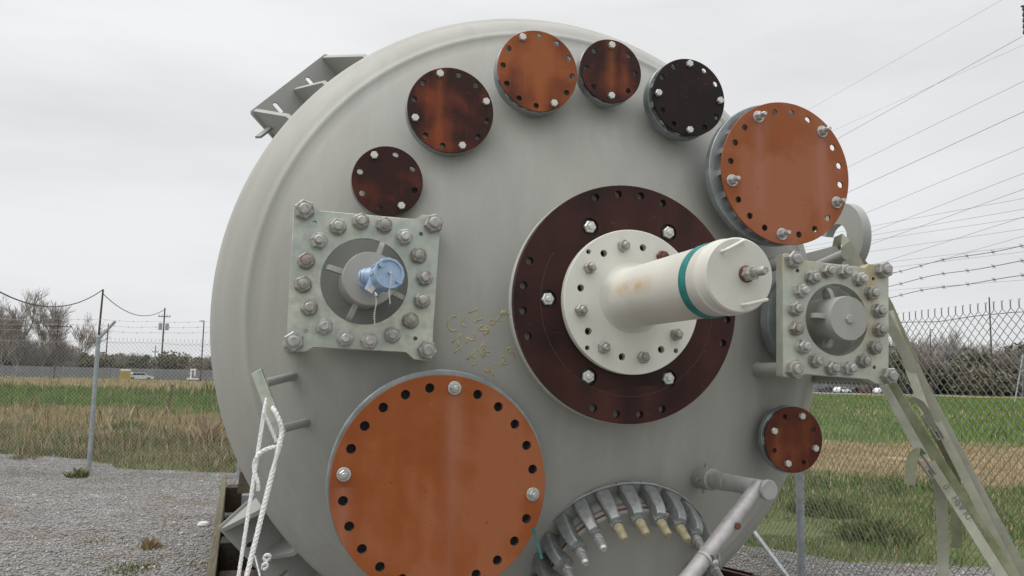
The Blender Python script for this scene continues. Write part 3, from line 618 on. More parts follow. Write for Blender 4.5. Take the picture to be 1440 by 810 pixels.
for qx, qy in ((1032, 738), (994, 783)):
    p = P(qx, qy, 3.075 if qx < 1010 else 3.155); obj('rusty_bolt', MB().lathe(front(p+Vector((0, -.018, 0))), [(.015, 0), (.015, .016), (.012, .018)], 6), M['rust'], dv)
for qx, qy, dz in ((1013, 661, 1), (1006, 694, -1), (990, 670, 0)):
    p = ds+dd*(.09 if dz < 0 else .11)+Vector((-.046*(dz == 0), -.01*(dz == 0), .045*dz)); obj('set_screw', MB().tube([p, p+Vector((-.022*(dz == 0), -.012*(dz == 0), .028*dz))], .009, 8), M['bolt_old'], dv)
obj('drop_hook', MB().tube([dt2, dt2+Vector((-.02, 0, -.03)), dt2+Vector((-.02, 0, -.12))], .02, 12), M['pipe'], dv)

# ---- lifting lug at the right side
lc = P(1180, 336, 4.18); lf = (lc, Vector((0, -1, 0)), Vector((0, 0, 1)), Vector((-1, 0, 0))); LR = .215
ol = [(LR*math.cos(t), LR*math.sin(t)) for t in np.linspace(R_(-80), R_(165), 48)] + [(-.03+.10*math.cos(t), .01+.085*math.sin(t)) for t in np.linspace(R_(165), R_(-80), 36)]
lug = obj('lifting_lug', MB().prism(lf, ol, [], -.055, 0, .002), M['paint_dark'], vessel, 'rounded lifting lug behind the right plate')
obj('lug_beam', MB().bar(P(1130, 372, 4.42), P(1186, 358, 4.20), .13, .10), M['paint_dark'], lug); obj('lug_pipe', MB().tube([P(1128, 385, 4.3), P(1188, 358, 4.02)], .033, 16), M['paint_dark'], lug)
#PART2
# ------------------------------------------------------------------ GROUND, GRAVEL, ROAD
SV = Fh + Rh*.316                        # the field's strips of growth run across this direction
def svals(k, wob=2.2):
    p = k.co(which='World'); d = k.t.nodes.new('ShaderNodeVectorMath'); d.operation = 'DOT_PRODUCT'; d.inputs[1].default_value = SV; k.t.links.new(p, d.inputs[0])
    n = k.noise(k.co((.25, .25, .25), 'World'), 1.0, 5, .6); return k.math('ADD', d.outputs['Value'], k.math('MULTIPLY', k.math('SUBTRACT', n, .5), wob*2))
k = NT('field_soil', .95, 0, .1); s_ = svals(k); n1 = k.noise(k.co((1, 1, 1), 'World'), 3, 6, .7); n2 = k.noise(k.co((1, 1, 1), 'World'), .12, 4, .6)
gre = k.mix(k.val(n1, .3, .7), (.055, .085, .022, 1), (.12, .15, .045, 1)); tan = k.mix(k.val(n1, .3, .7), (.21, .155, .085, 1), (.33, .26, .155, 1))
oli = k.mix(k.val(n1, .3, .7), (.06, .085, .03, 1), (.14, .155, .065, 1))
c = k.mix(k.val(s_, 17, 19), oli, tan); c = k.mix(k.val(s_, 29.5, 31.5), c, gre)
far = k.math('MULTIPLY', k.val(s_, 52, 60), k.val(n2, .42, .58)); c = k.mix(far, c, tan)
M['soil'] = k.color(c).bump(n1, .5, .05).m
o = obj('ground', MB().add([(-2500, -400, 0), (2500, -400, 0), (2500, 3000, 0), (-2500, 3000, 0)], [(0, 1, 2, 3)]), M['soil'], org=(0, 0, 0)); o['kind'] = 'structure'
k = NT('crushed_stone', .9, 0, .25); co = k.co(which='World'); vc = k.sep(k.voro(co, 60)); vd = k.voro(co, 60, 'Distance'); vc2 = k.sep(k.voro(co, 120)); big = k.noise(co, .55, 5, .65); med = k.noise(co, 4, 4, .6)
c = k.mix(vc[0], (.14, .136, .13, 1), (.31, .305, .295, 1)); c = k.mix(k.val(vc2[0], .6, 1, 0, .5), c, (.36, .35, .34, 1)); c = k.mix(k.val(big, .5, .72, 0, .6), c, (.165, .14, .115, 1)); c = k.mix(k.val(med, .6, .75, 0, .35), c, (.13, .115, .09, 1))
M['gravel'] = k.color(c).bump(vd, .9, .02).m
rg = random.Random(11)
base = [(-60, -8), (-60, 18.6), (-20, 18.1), (-10.5, 17.5), (-8.4, 16.9), (-7.2, 15.5), (-4.8, 15.0), (-2, 13.5), (1, 11), (2.4, 9.5), (3.5, 8.9), (6, 8.3), (14, 7.2), (14, -8)]
edge = []
for i in range(len(base)):
    a, b = base[i], base[(i+1) % len(base)]; L_ = math.dist(a, b); m = max(1, int(L_/.5)) if 1 <= i < 12 else 1
    for j in range(m):
        t = j/m; e_ = .35*mnoise.noise(Vector((a[0]+(b[0]-a[0])*t, a[1]+(b[1]-a[1])*t, 3))*1.3) if 1 <= i < 12 else 0
        edge.append((a[0]+(b[0]-a[0])*t, a[1]+(b[1]-a[1])*t+e_))
m = MB().prism((Vector((0, 0, 0)), Rh, Fh, Vector((0, 0, 1))), edge, [], -.02, .005)
o = obj('gravel_yard', m, M['gravel'], org=(0, 0, 0)); o['kind'] = 'structure'
M['asphalt'] = simple('pale_road', (.36, .36, .36), .9, 0, .12, .6)
rd = (Fh*.414+Rh).normalized(); rn = (Fh-Rh*.414).normalized(); rc = VC(-64, 133)
o = obj('road', MB().add([rc+rd*-500+Vector((0, 0, .02)), rc+rd*900+Vector((0, 0, .02)), rc+rd*900+rn*9+Vector((0, 0, .02)), rc+rd*-500+rn*9+Vector((0, 0, .02))], [(0, 1, 2, 3)]), M['asphalt']); o['kind'] = 'structure'

# ---- stones and grasses, far too many to count
nr = np.random.default_rng(5); R2 = np.array(Rh); F2 = np.array(Fh)
def scatter(n, px0, px1, d0, d1, power=1.0):
    d = (d0**(power+1)+(d1**(power+1)-d0**(power+1))*nr.random(n))**(1/(power+1)); px = nr.uniform(px0, px1, n); return (px-720)/FPX*d, d
def nz(lat, d, sc, off=0):                # cheap smooth noise by summed sines
    v = np.zeros_like(lat)
    for i in range(7):
        a = i*2.399+off; f = sc*(1.45**(i % 5)); v += np.sin((lat*np.cos(a)+d*np.sin(a))*f+i*1.7+off)*(1/(1+.35*(i % 5)))
    return v/3.2
def inpoly(x, y, lp):
    c = np.zeros(len(x), bool); j = len(lp)-1
    for i in range(len(lp)):
        xi, yi = lp[i]; xj, yj = lp[j]; c ^= ((yi > y) != (yj > y)) & (x < (xj-xi)*(y-yi)/(yj-yi+1e-12)+xi); j = i
    return c
def stones(n, px0, px1, d0, d1):
    lat, d = scatter(n, px0, px1, d0, d1, 0.3); ok = inpoly(lat, d, edge); lat, d = lat[ok], d[ok]; n = len(lat); r = nr.gamma(2.0, .0030, n)+.0045
    b = np.array([(1, 0, 0), (0, 1, 0), (-1, 0, 0), (0, -1, 0), (0, 0, .75), (0, 0, -.5)]); j = 1+.35*nr.uniform(-1, 1, (n, 6, 3)); an = nr.uniform(0, 6.28, n)
    v = b[None]*j*r[:, None, None]; x = v[..., 0]*np.cos(an)[:, None]-v[..., 1]*np.sin(an)[:, None]; y = v[..., 0]*np.sin(an)[:, None]+v[..., 1]*np.cos(an)[:, None]
    ctr = lat[:, None]*R2+d[:, None]*F2; V = np.stack([x+ctr[:, None, 0], y+ctr[:, None, 1], v[..., 2]+.009], -1).reshape(-1, 3)
    f = np.array([(0, 1, 4), (1, 2, 4), (2, 3, 4), (3, 0, 4), (1, 0, 5), (2, 1, 5), (3, 2, 5), (0, 3, 5)]); Fc = (f[None]+np.arange(n)[:, None, None]*6).reshape(-1, 3)
    return V, Fc, np.repeat(nr.integers(0, 4, n), 8)
def patchy(name, c, rough, metal, var):
    k = NT(name, rough, 0, .25); a = k.noise(k.co(which='World'), 1.1, 6, .7); b_ = k.noise(k.co(which='World', loc=(7, 3, 0)), 1.7, 4, .6); b = Vector(c)
    q = k.mix(k.val(a, .46, .62, 0, .9), tuple(b)+(1,), tuple(Vector((b.x*.86, b.y*.76, b.z*.64)))+(1,)); q = k.mix(k.val(b_, .54, .68, 0, .75), q, tuple(b*1.6)+(1,)); return k.color(q).m
va, fa, ma = stones(60000, -160, 470, 6.6, 18.6); vb, fb, mb_ = stones(14000, 980, 1450, 6.6, 10.2)
st = np_mesh('gravel_stones', np.vstack([va, vb]), np.vstack([fa, fb+len(va)]), None, 'stuff', mi=np.r_[ma, mb_],
    mats=[patchy('stone_a', (.31, .303, .292), .85, 0, .2), patchy('stone_b', (.20, .195, .186), .85, 0, .2), patchy('stone_c', (.255, .245, .228), .85, 0, .2), patchy('stone_d', (.38, .37, .36), .85, 0, .2)])
COL.objects.link(st); tag(st, 'loose grey crushed stones covering the yard', 'gravel', kind='stuff')
def leafmat(name, a, b, tr=.15):
    k = NT(name, .7, 0, .2); n = k.noise(k.co(which='World'), .7, 4, .6); k.color(k.mix(k.val(n, .35, .65), a+(1,), b+(1,))); return k.m
G1, G2, G3 = leafmat('grass_green', (.10, .19, .035), (.17, .27, .06)), leafmat('grass_olive', (.13, .15, .06), (.23, .23, .10)), leafmat('grass_dark', (.055, .095, .025), (.095, .14, .04))
T1, T2, T3 = leafmat('grass_tan', (.36, .27, .155), (.50, .40, .25)), leafmat('grass_straw', (.44, .36, .20), (.56, .48, .30)), leafmat('grass_rust', (.22, .14, .085), (.31, .205, .12))
def blades(lat, d, h, wd, mi, lean=.35):
    n = len(lat); an = nr.uniform(0, 6.28, n); ln = nr.uniform(0, lean, n)*h; la = nr.uniform(0, 6.28, n)
    c = lat[:, None]*R2+d[:, None]*F2; dx = np.cos(an)*wd/2; dy = np.sin(an)*wd/2; mx_, my_ = np.cos(la)*ln, np.sin(la)*ln
    v = np.zeros((n, 4, 3)); v[:, 0] = c; v[:, 1] = c; v[:, 2] = c; v[:, 3] = c
    v[:, 0, 0] -= dx; v[:, 0, 1] -= dy; v[:, 1, 0] += dx; v[:, 1, 1] += dy; v[:, 0, 2] = v[:, 1, 2] = -.01
    v[:, 2, 0] += mx_*.3+dx*.75; v[:, 2, 1] += my_*.3+dy*.75; v[:, 2, 2] = h*.6; v[:, 3, 0] += mx_; v[:, 3, 1] += my_; v[:, 3, 2] = h
    f = np.array([(0, 1, 2), (0, 2, 3)])[None]+np.arange(n)[:, None, None]*4
    return v.reshape(-1, 3), f.reshape(-1, 3), np.repeat(mi, 2)
def grass(name, label, parts, mats):
    Vs, Fs, Ms = [], [], []; o = 0
    for (v, f, m) in parts: Vs.append(v); Fs.append(f+o); Ms.append(m); o += len(v)
    ob = np_mesh(name, np.vstack(Vs), np.vstack(Fs), None, 'stuff', mi=np.concatenate(Ms), mats=mats); COL.objects.link(ob); tag(ob, label, 'grass', kind='stuff')
def pick(n, wts): return nr.choice(len(wts), n, p=np.array(wts)/sum(wts))
def field(n, px0, px1, d0, d1, h0, hv, wts, sc, thr=-.6, s0=None, s1=None, wk=.0011, clump=.5, keepout=True, off=0., mh=.02):
    lat, d = scatter(n, px0, px1, d0, d1, .6); s = d+.316*lat+2.2*nz(lat, d, .3, 7.)+1.2*nz(lat, d, 1.1, 3.); q = nz(lat, d, sc, off); ok = q > thr
    if s0 is not None: ok &= s > s0+nr.normal(0, .7, len(s))
    if s1 is not None: ok &= s < s1+nr.normal(0, .7, len(s))
    if keepout: ok &= ~inpoly(lat, d, edge)
    lat, d, q = lat[ok], d[ok], q[ok]; h = np.maximum(mh, (h0+hv*nr.normal(0, 1, len(lat)))*(1+clump*q)); wd = np.maximum(.006, d*wk*nr.uniform(.6, 1.3, len(lat)))
    return blades(lat, d, h, wd, pick(len(lat), wts))
A, B = (-260, 560), (930, 1760)
grass('green_grass', 'strip of fresh green grass across the middle of the field', [
    field(80000, *A, 30, 75, .30, .10, (6, 1.6, 2.0, .4, .2, .1), .5, -.8, 30, 60, wk=.0009), field(110000, *B, 22, 150, .20, .07, (7, 1.4, 1.6, .3, .2, .1), .45, -.9, 30, 190),
    field(9000, 560, 930, 24, 75, .3, .08, (5, 2, 2, .5, .2, .1), .5, -.8, 30, 70)], [G1, G2, G3, T1, T2, T3])
grass('dry_grass', 'dry straw coloured grass and tall dead weeds beyond the fence', [
    field(110000, *A, 15.0, 24, .14, .06, (.7, 3.0, 1.5, 1.6, .9, 1.9), 1.1, -.8, 14.4, 22, wk=.0005, clump=.9), field(150000, *A, 18.5, 40, .12, .05, (.7, 1.8, .5, 3.6, 2.0, .8), 1.0, -.9, 19, 31.5, wk=.00045, clump=.8), field(9000, *A, 16.0, 34, .34, .1, (.2, 2.0, 1.0, 1.6, .8, 2.0), 1.3, .25, 15.2, 30.5, wk=.0005, clump=.6),
    field(110000, *B, 13.5, 28, .06, .028, (.25, .9, .2, 4, 3, 1.2), 1.0, -.9, 17.2, 31, clump=.6), field(26000, *A, 55, 140, .35, .1, (.3, 1, .3, 4, 3, 1), .3, -.9, 55, 125), field(5000, *A, 48, 64, .55, .2, (.6, 1.5, 3, .3, .2, .8), .5, .1, 46, 58, wk=.001),
    field(9000, 560, 930, 11, 34, .25, .1, (.5, 2, .6, 3, 2, 1.5), 1, -.9, 14, 31)], [G1, G2, G3, T1, T2, T3])
grass('weeds', 'low green weeds and thin grass along the foot of the fence', [
    field(90000, *B, 8.2, 17.5, .055, .03, (4.2, 3.6, 1.6, 1.1, .6, .3), 1.4, -.95, 10.2, 18.4, clump=.8), field(16000, *B, 8.6, 17, .13, .05, (2.0, 2.2, 3.6, .5, .3, .3), 1.1, .45, 10.4, 18.4, clump=.5, off=2.),
    field(16000, -100, 480, 14.2, 18.5, .05, .02, (1.5, 3, .8, 2.2, 1.5, .4), 1.2, -.9, None, 15.6, clump=.5), field(6000, 480, 980, 8, 16, .07, .03, (2, 3, 1.5, 2, 1, .5), 1.2, -.9, None, 18),
    field(1400, -160, 460, 7, 15, .03, .014, (1.2, 3, .8, 1.4, .6, 1), 2.2, .62, keepout=False, wk=.0009, off=4.)], [G1, G2, G3, T1, T2, T3])
# single plants one can point at
def tuft(name, label, px, py, n, h, r, mats, cat='weed', kx=0):
    c = PG(px, py); t = thing(name, c, label, cat); lat0, d0 = c.dot(Rh), c.dot(Fh); rr = r*np.sqrt(nr.random(n)); an = nr.uniform(0, 6.28, n)
    v, f, m = blades(lat0+rr*np.cos(an), d0+rr*np.sin(an), np.maximum(.02, h*(1-.5*rr/r)*nr.uniform(.5, 1.1, n)), np.full(n, .010 if kx == 0 else kx), nr.integers(0, len(mats), n), .8)
    o = np_mesh('leaves', v-np.array(c), f, None, mi=m, mats=mats); COL.objects.link(o); o.parent = t; return t
tuft('weed', 'bushy weed at the foot of the left steel fence post', 108, 672, 160, .22, .16, [G2, T3, G3], kx=.018); tuft('weed', 'reddish dried weed alone in the middle of the gravel', 211, 772, 110, .14, .11, [T3, T3, G2], kx=.014)
tuft('grass_tuft', 'flat green grass tuft in the gravel near the bottom of the picture', 188, 801, 300, .06, .26, [G2, G3, G2, T1], 'grass tuft', .014); tuft('weed', 'dark low weed in the far gravel by the left edge', 36, 646, 120, .16, .3, [G3, T3, G2], kx=.02)
tuft('weed', 'small brown weed in the gravel right of the post', 232, 702, 60, .06, .14, [T1, G2]); tuft('weed', 'olive weed patch in the gravel left of the red weed', 134, 762, 120, .05, .22, [G2, T1])
tuft('shrub', 'dark green clump of weeds behind the fence beside the yellow flowers', 1232, 762, 700, .34, .42, [G3, G3, G2], 'shrub', .02); tuft('shrub', 'wide dark weed clump in the grass behind the steel post', 1165, 722, 700, .26, .55, [G3, G2, G3], 'shrub', .024)
tuft('shrub', 'tall dead weed stalks in the dry grass left of the vessel', 292, 628, 90, .8, .28, [T3, T3, T1], 'dead weed', .03); tuft('shrub', 'grey green bush in the dry grass behind the left post', 180, 612, 260, .5, .7, [G3, G2], 'shrub', .06)
fl = thing('dandelion', PG(1262, 752), 'yellow dandelions flowering behind the right fence', 'flower'); stem = MB(); hd = MB()
for (x, y) in ((1259, 743), (1266, 742.5), (1270, 751), (1262, 744)):
    p = PD(x, y, PG(1262, 752).dot(Fh)); stem.tube([Vector((p.x, p.y, 0)), p], .004, 5); hd.lathe((p, Vector((1, 0, 0)), Vector((0, 1, 0)), Vector((0, -.6, 1)).normalized()), [(.004, -.012), (.022, 0), (.024, .008), (.012, .016), (0, .018)], 12)
obj('stem', stem, G2, fl); obj('flower_head', hd, simple('dandelion_yellow', (.75, .55, .03), .7), fl)
rk = MB(); rk.lathe((PG(286, 740)+Vector((0, 0, .0)), Rh, Fh, Vector((0, 0, 1))), [(.06, 0), (.075, .02), (.06, .045), (.025, .058), (0, .06)], 9); tag(obj('stone', rk, simple('white_stone', (.62, .61, .58), .85, 0, .2, 20), angle=20), 'pale stone lying on the gravel beside the timber runner', 'stone')
def stake(): 
    b = PG(233, 586); t = PD(243, 541, b.dot(Fh)); tag(obj('stake', MB().bar(b, t, .12, .07), M['timber']), 'leaning grey wooden stake in the green grass left of the vessel', 'stake')
stake()

# ------------------------------------------------------------------ TIMBERS under the vessel
def timber(name, a, b, wx, wz, mat, label, cat='timber'):
    return tag(obj(name, MB().bar(a, b, wx, wz), mat, bevel=.008), label, cat)
r0, r1 = PG(297, 806, .45), PG(315.5, 671, .45); dr = (r1-r0).normalized(); r0 = r0-dr*1.6
timber('timber_runner', r0+Vector((0, 0, -.22)), r1+Vector((0, 0, -.22)), .062, .44, M['timber'], 'long mossy timber runner along the left side under the vessel')
rx = lambda Y: r0.x+(r1.x-r0.x)*(Y-r0.y)/(r1.y-r0.y)+.04
def cross(name, Y, w_, zt, h, mat, label, x1=3.0): return timber(name, Vector((rx(Y), Y, zt-h/2)), Vector((x1, Y, zt-h/2)), w_, h, mat, label)
cross('cross_timber', 5.15, .24, .445, .36, M['timber_dark'], 'dark cross timber under the front of the vessel')
cross('cross_timber', 5.75, .20, .30, .2, M['timber'], 'pale low cross timber near the bottom left corner')
cross('cross_timber', 6.5, .3, .34, .3, M['timber_dark'], 'dark cross timber just behind the mossy block')
cross('cross_timber', 8.4, .5, .36, .32, M['timber_dark'], 'wide dark cross timber in front of the steel channel')
cross('cross_timber', 7.3, .26, .445, .36, M['timber_dark'], 'dark middle cross timber behind the lower left bracket')
cross('cross_timber', PG(330, 683, .42).y, .3, .42, .3, M['timber_dark'], 'brown cross timber at the far end of the runner')
cy = PG(330, 695, .40).y; tag(obj('steel_channel', MB().box((1.3, cy, .39), (1, 0, 0), (0, 1, 0), (0, 0, 1), 1.65, .12, .012).box((1.3, cy-.11, .30), (1, 0, 0), (0, 1, 0), (0, 0, 1), 1.65, .012, .078), M['post']), 'grey steel channel laid across the timbers', 'steel channel')
q0 = PG(323, 766, .40); tag(obj('timber_block', MB().box((q0.x+.02, q0.y+.1, .19), (1, 0, 0), (0, 1, 0), (0, 0, 1), .10, .16, .19), M['timber_moss'], bevel=.012), 'square mossy yellow green timber block behind the bracket', 'timber block')
q1 = PG(343, 693, .40); tag(obj('timber_wedge', MB().prism((Vector((q1.x, q1.y, .40)), Vector((1, 0, 0)), Vector((0, 0, 1)), Vector((0, -1, 0))), [(-.075, 0), (.09, 0), (.09, .10), (.0, .29), (-.055, .24)], [], -.12, .06), M['timber']), 'upright brown timber wedge against the shell at the far end', 'timber wedge')
for i, (Y, lab) in enumerate(((5.15, 'left chock timber under the belly near the front'), (7.3, 'left chock timber under the belly further back'))):
    tag(obj('chock', MB().prism((Vector((.50, Y, .447)), Vector((1, 0, 0)), Vector((0, 0, 1)), Vector((0, -1, 0))), [(-.28, 0), (.25, 0), (.25, .03), (-.2, .26), (-.28, .26)], [], -.1, .1), M['timber_dark'], bevel=.006), lab, 'chock')
tag(obj('steel_angle', MB().bar(P(1012, 800, 4.6), P(1060, 812, 4.2), .09, .02).bar(P(1012, 806, 4.6), P(1060, 818, 4.2), .012, .09), M['darkred']), 'dark red steel angle lying under the right side of the vessel', 'steel angle')

# ------------------------------------------------------------------ ROPE
def rope_mb(paths, r):
    m = MB()
    for pts in paths:
        pts = [Vector(p) for p in pts]; fine = []
        for i in range(len(pts)-1):
            p0, p1, p2, p3 = pts[max(i-1, 0)], pts[i], pts[i+1], pts[min(i+2, len(pts)-1)]; n = max(2, int((p2-p1).length/.012))
            for j in range(n):
                t = j/n; fine.append(.5*((2*p1)+(p2-p0)*t+(2*p0-5*p1+4*p2-p3)*t*t+(3*p1-p0-3*p2+p3)*t**3))
        fine.append(pts[-1]); L_ = 0; ph = []
        for i, p in enumerate(fine):
            if i: L_ += (p-fine[i-1]).length
            ph.append(L_/.055*2*math.pi)
        for q in range(3):
            tw = []
            for i, p in enumerate(fine):
                t = (fine[min(i+1, len(fine)-1)]-fine[max(i-1, 0)]).normalized(); x = t.cross(Vector((.2, 1, .1))).normalized(); y = t.cross(x); a = ph[i]+q*2.0944
                tw.append(p+(x*math.cos(a)+y*math.sin(a))*r*.44)
            m.tube(tw, r*.60, 7, False)
    return m
def ext(p, q, z): d = q-p; return p+d*((z-p.z)/d.z)
Yr = 3.54; e1a, e1b = P(371, 582, Yr), P(335.5, 810, 3.46); e2a, e2b = P(392.5, 626, Yr-.03), P(347, 810, 3.44)
rp = thing('rope', ext(e2a, e2b, .0), 'white twisted rope tied to the flat bar at the left edge of the vessel', 'rope')
obj('rope_strand', rope_mb([[P(389, 621, Yr), P(380, 600, Yr), P(373, 585, Yr), P(371.5, 578, Yr+.02), P(370.5, 586, Yr-.01), e1a.lerp(e1b, .12), ext(e1a, e1b, .02)]], .0085), M['rope'], rp)
obj('rope_strand', rope_mb([[P(383, 572, 3.61), P(386, 577, Yr), P(393, 592, Yr-.02), P(396.5, 607, Yr-.02), e2a, e2a.lerp(e2b, .2), ext(e2a, e2b, .02)]], .0112), M['rope'], rp)
obj('knot_loop', rope_mb([[P(395, 628, Yr+.03), P(384, 629, Yr-.03), P(370, 634, Yr-.035), P(361, 643, Yr-.03), P(357, 656, Yr-.02), P(359, 668, Yr-.03), P(362.5, 678, Yr-.035), P(363, 690, Yr-.03)]], .0095), M['rope'], rp)
obj('rope_tail', rope_mb([[P(371, 786, 4.0), P(373, 781, 3.98), P(378, 780, 3.97), P(380, 784, 3.97), P(376, 788, 3.98), P(371, 786.5, 3.985)], [P(369, 800, 4.0), P(370, 794, 3.98), P(375, 792, 3.97), P(376, 797, 3.97), P(371, 801, 3.98)]], .008), M['rope'], rp)
tag(obj('steel_hook', MB().tube([P(359, 782, 3.9), P(366, 810, 3.85), P(369, 830, 3.8)], .006, 8), M['bolt']), 'thin steel rod hanging beside the white rope at the bottom', 'rod')

# ------------------------------------------------------------------ WEBBING STRAPS
vw = lambda p: (p-CAM).normalized()
def web(name, pts, w_, mat, parent, lab=None, flat=None):
    pts = [Vector(p) for p in pts]; wd = []
    for i, p in enumerate(pts):
        t = (pts[min(i+1, len(pts)-1)]-pts[max(i-1, 0)]).normalized(); a = t.cross(vw(p)+Vector(flat or (.35, 0, .1))).normalized(); wd.append(a if not wd or a.dot(wd[-1]) > 0 else -a)
    return obj(name, MB().ribbon(pts, wd, w_, .003), mat, parent, lab)
def along(a, b, n=10, sag=.0): return [a.lerp(b, i/n)+Vector((0, 0, -sag*4*(i/n)*(1-i/n))) for i in range(n+1)]
def buckle(px0, px1, Y, parent):
    a, b = P(*px0, Y), P(*px1, Y); u = (b-a).normalized(); v = u.cross(vw(a)).normalized()*.016; a, b = a-u*.02, b+u*.02; m = MB()
    m.tube([a+v, a-v, b-v, b+v, a+v], .0075, 8); return obj('buckle', m, M['bolt_old'], parent)
gA = P(1470, 862, 3.3); s1 = thing('webbing_strap', Vector((gA.x, gA.y, gA.z)), 'right hand faded webbing strap running down from the lifting lug', 'strap', 'tie down straps')
web('webbing', [P(1176, 350, 4.22), P(1178, 338, 4.14), P(1184, 335, 4.03), P(1190, 343, 3.97)]+along(P(1198, 356, 3.95), P(1468, 862, 3.32)), .054, M['strap'], s1)
web('webbing', along(P(1250, 438, 3.93), P(1306, 592, 3.6), 6), .046, M['strap'], s1, flat=(.1, 0, 0)); web('webbing', along(P(1318, 594, 3.6), P(1448, 852, 3.3), 6), .044, M['strap'], s1, flat=(.1, 0, 0))
web('webbing', [P(1196, 350, 4.3), P(1222, 382, 4.25), P(1250, 430, 4.1), P(1300, 545, 3.8)], .05, M['olive_strap'], s1)
buckle((1303, 586), (1320, 612), 3.585, s1)
web('strap_tail', [P(1312, 600, 3.58), P(1303, 578, 3.56), P(1294, 566, 3.55), P(1284, 561, 3.55), P(1278, 562, 3.56)], .036, M['strap'], s1, flat=(0, 0, .9))
web('strap_tail', [P(1316, 606, 3.62), P(1336, 645, 3.64), P(1343, 670, 3.64), P(1345, 720, 3.63), P(1346, 771, 3.62)], .052, M['olive_strap'], s1)
gB = P(1450, 852, 3.1); s2 = thing('webbing_strap', Vector((gB.x, gB.y, gB.z)), 'left hand olive stained webbing strap running down from behind the right plate', 'strap', 'tie down straps')
web('webbing', [P(1166, 392, 4.0), P(1200, 452, 3.9)]+along(P(1250, 538, 3.75), P(1452, 858, 3.12)), .058, M['olive_strap'], s2)
web('webbing', along(P(1236, 530, 3.78), P(1300, 644, 3.5), 6), .044, M['strap'], s2, flat=(.1, 0, 0)); web('webbing', along(P(1308, 650, 3.5), P(1436, 852, 3.14), 6), .046, M['strap'], s2, flat=(.1, 0, 0))
buckle((1289, 637), (1311, 667), 3.485, s2)
web('strap_tail', [P(1296, 640, 3.48), P(1290, 635, 3.46), P(1285.5, 638, 3.45), P(1281, 655, 3.45), P(1279, 682, 3.45)], .052, M['olive_strap'], s2)
web('strap_tail', [P(1312, 660, 3.52), P(1320, 680, 3.53), P(1324, 710, 3.53), P(1326, 760, 3.52), P(1327, 850, 3.5)], .054, M['strap'], s2)
def printed(txt, a, b, h, parent, mat):
    cu = bpy.data.curves.new('print', 'FONT'); cu.body = txt; cu.size = h; cu.extrude = 0; cu.align_y = 'CENTER'; t = bpy.data.objects.new('print', cu); COL.objects.link(t)
    bpy.context.view_layer.update(); me = bpy.data.meshes.new_from_object(t.evaluated_get(bpy.context.evaluated_depsgraph_get())); bpy.data.objects.remove(t)
    u = (b-a).normalized(); nn = (-vw(a)-Vector((.1, 0, 0))); nn = (nn-u*nn.dot(u)).normalized(); v = nn.cross(u)
    org = a+nn*.0035; X = [vtx.co.copy() for vtx in me.vertices]; L_ = max(p.x for p in X); sc = (b-a).length/L_
    for vtx, p in zip(me.vertices, X): vtx.co = u*p.x*sc+v*p.y
    me.materials.clear(); me.materials.append(mat); o = bpy.data.objects.new('printed_text', me); link(o, org, parent); o['kind'] = 'stuff'; return o
printed('CORDLASH    0', P(1383, 752, 3.292), P(1330, 682, 3.425), .048, s2, M['ink'])
printed('CORDLASH', P(1413, 742, 3.468), P(1382, 684, 3.532), .042, s1, M['ink'])

# ------------------------------------------------------------------ CHAIN-LINK FENCE
def zig(a, b, h, p=.0355, r=.0021, dz=.0355):
    """woven fabric between ground points a, b: one zigzag wire per column"""
    u = (b-a); L_ = u.length; u = u/L_; nn = Vector((-u.y, u.x, 0)); ncol = int(L_/p); nrow = int(h/dz); ii = np.arange(ncol)[:, None]; kk = np.arange(nrow+1)[None]
    sgn = np.where((ii+kk) % 2 == 0, .5, -.5); bow = .02*np.sin(ii*p*2.1)*np.sin(kk*dz*1.3)
    x = (ii+.5+sgn*.97)*p; z = np.broadcast_to(kk*dz+.03, x.shape); off = np.where(sgn > 0, r*.9, -r*.9)+bow
    C_ = np.array(a)[None, None]+x[..., None]*np.array(u)+off[..., None]*np.array(nn); C_ = C_+z[..., None]*np.array([0, 0, 1.])
    s0 = C_[:, :-1].reshape(-1, 3); s1 = C_[:, 1:].reshape(-1, 3); t = s1-s0; t /= np.linalg.norm(t, axis=1)[:, None]; n1 = np.cross(t, np.array(nn)); n1 /= np.linalg.norm(n1, axis=1)[:, None]; n2 = np.array(nn)[None]
    V = []
    for P_ in (s0, s1):
        for q in range(3): a_ = q*2.0944; V.append(P_+(n1*math.cos(a_)+n2*math.sin(a_))*r)
    V = np.stack(V, 1); f = np.array([(0, 1, 4, 3), (1, 2, 5, 4), (2, 0, 3, 5)]); n = len(s0); Fc = (f[None]+np.arange(n)[:, None, None]*6).reshape(-1, 4)
    return V.reshape(-1, 3), Fc, C_[:, -1]
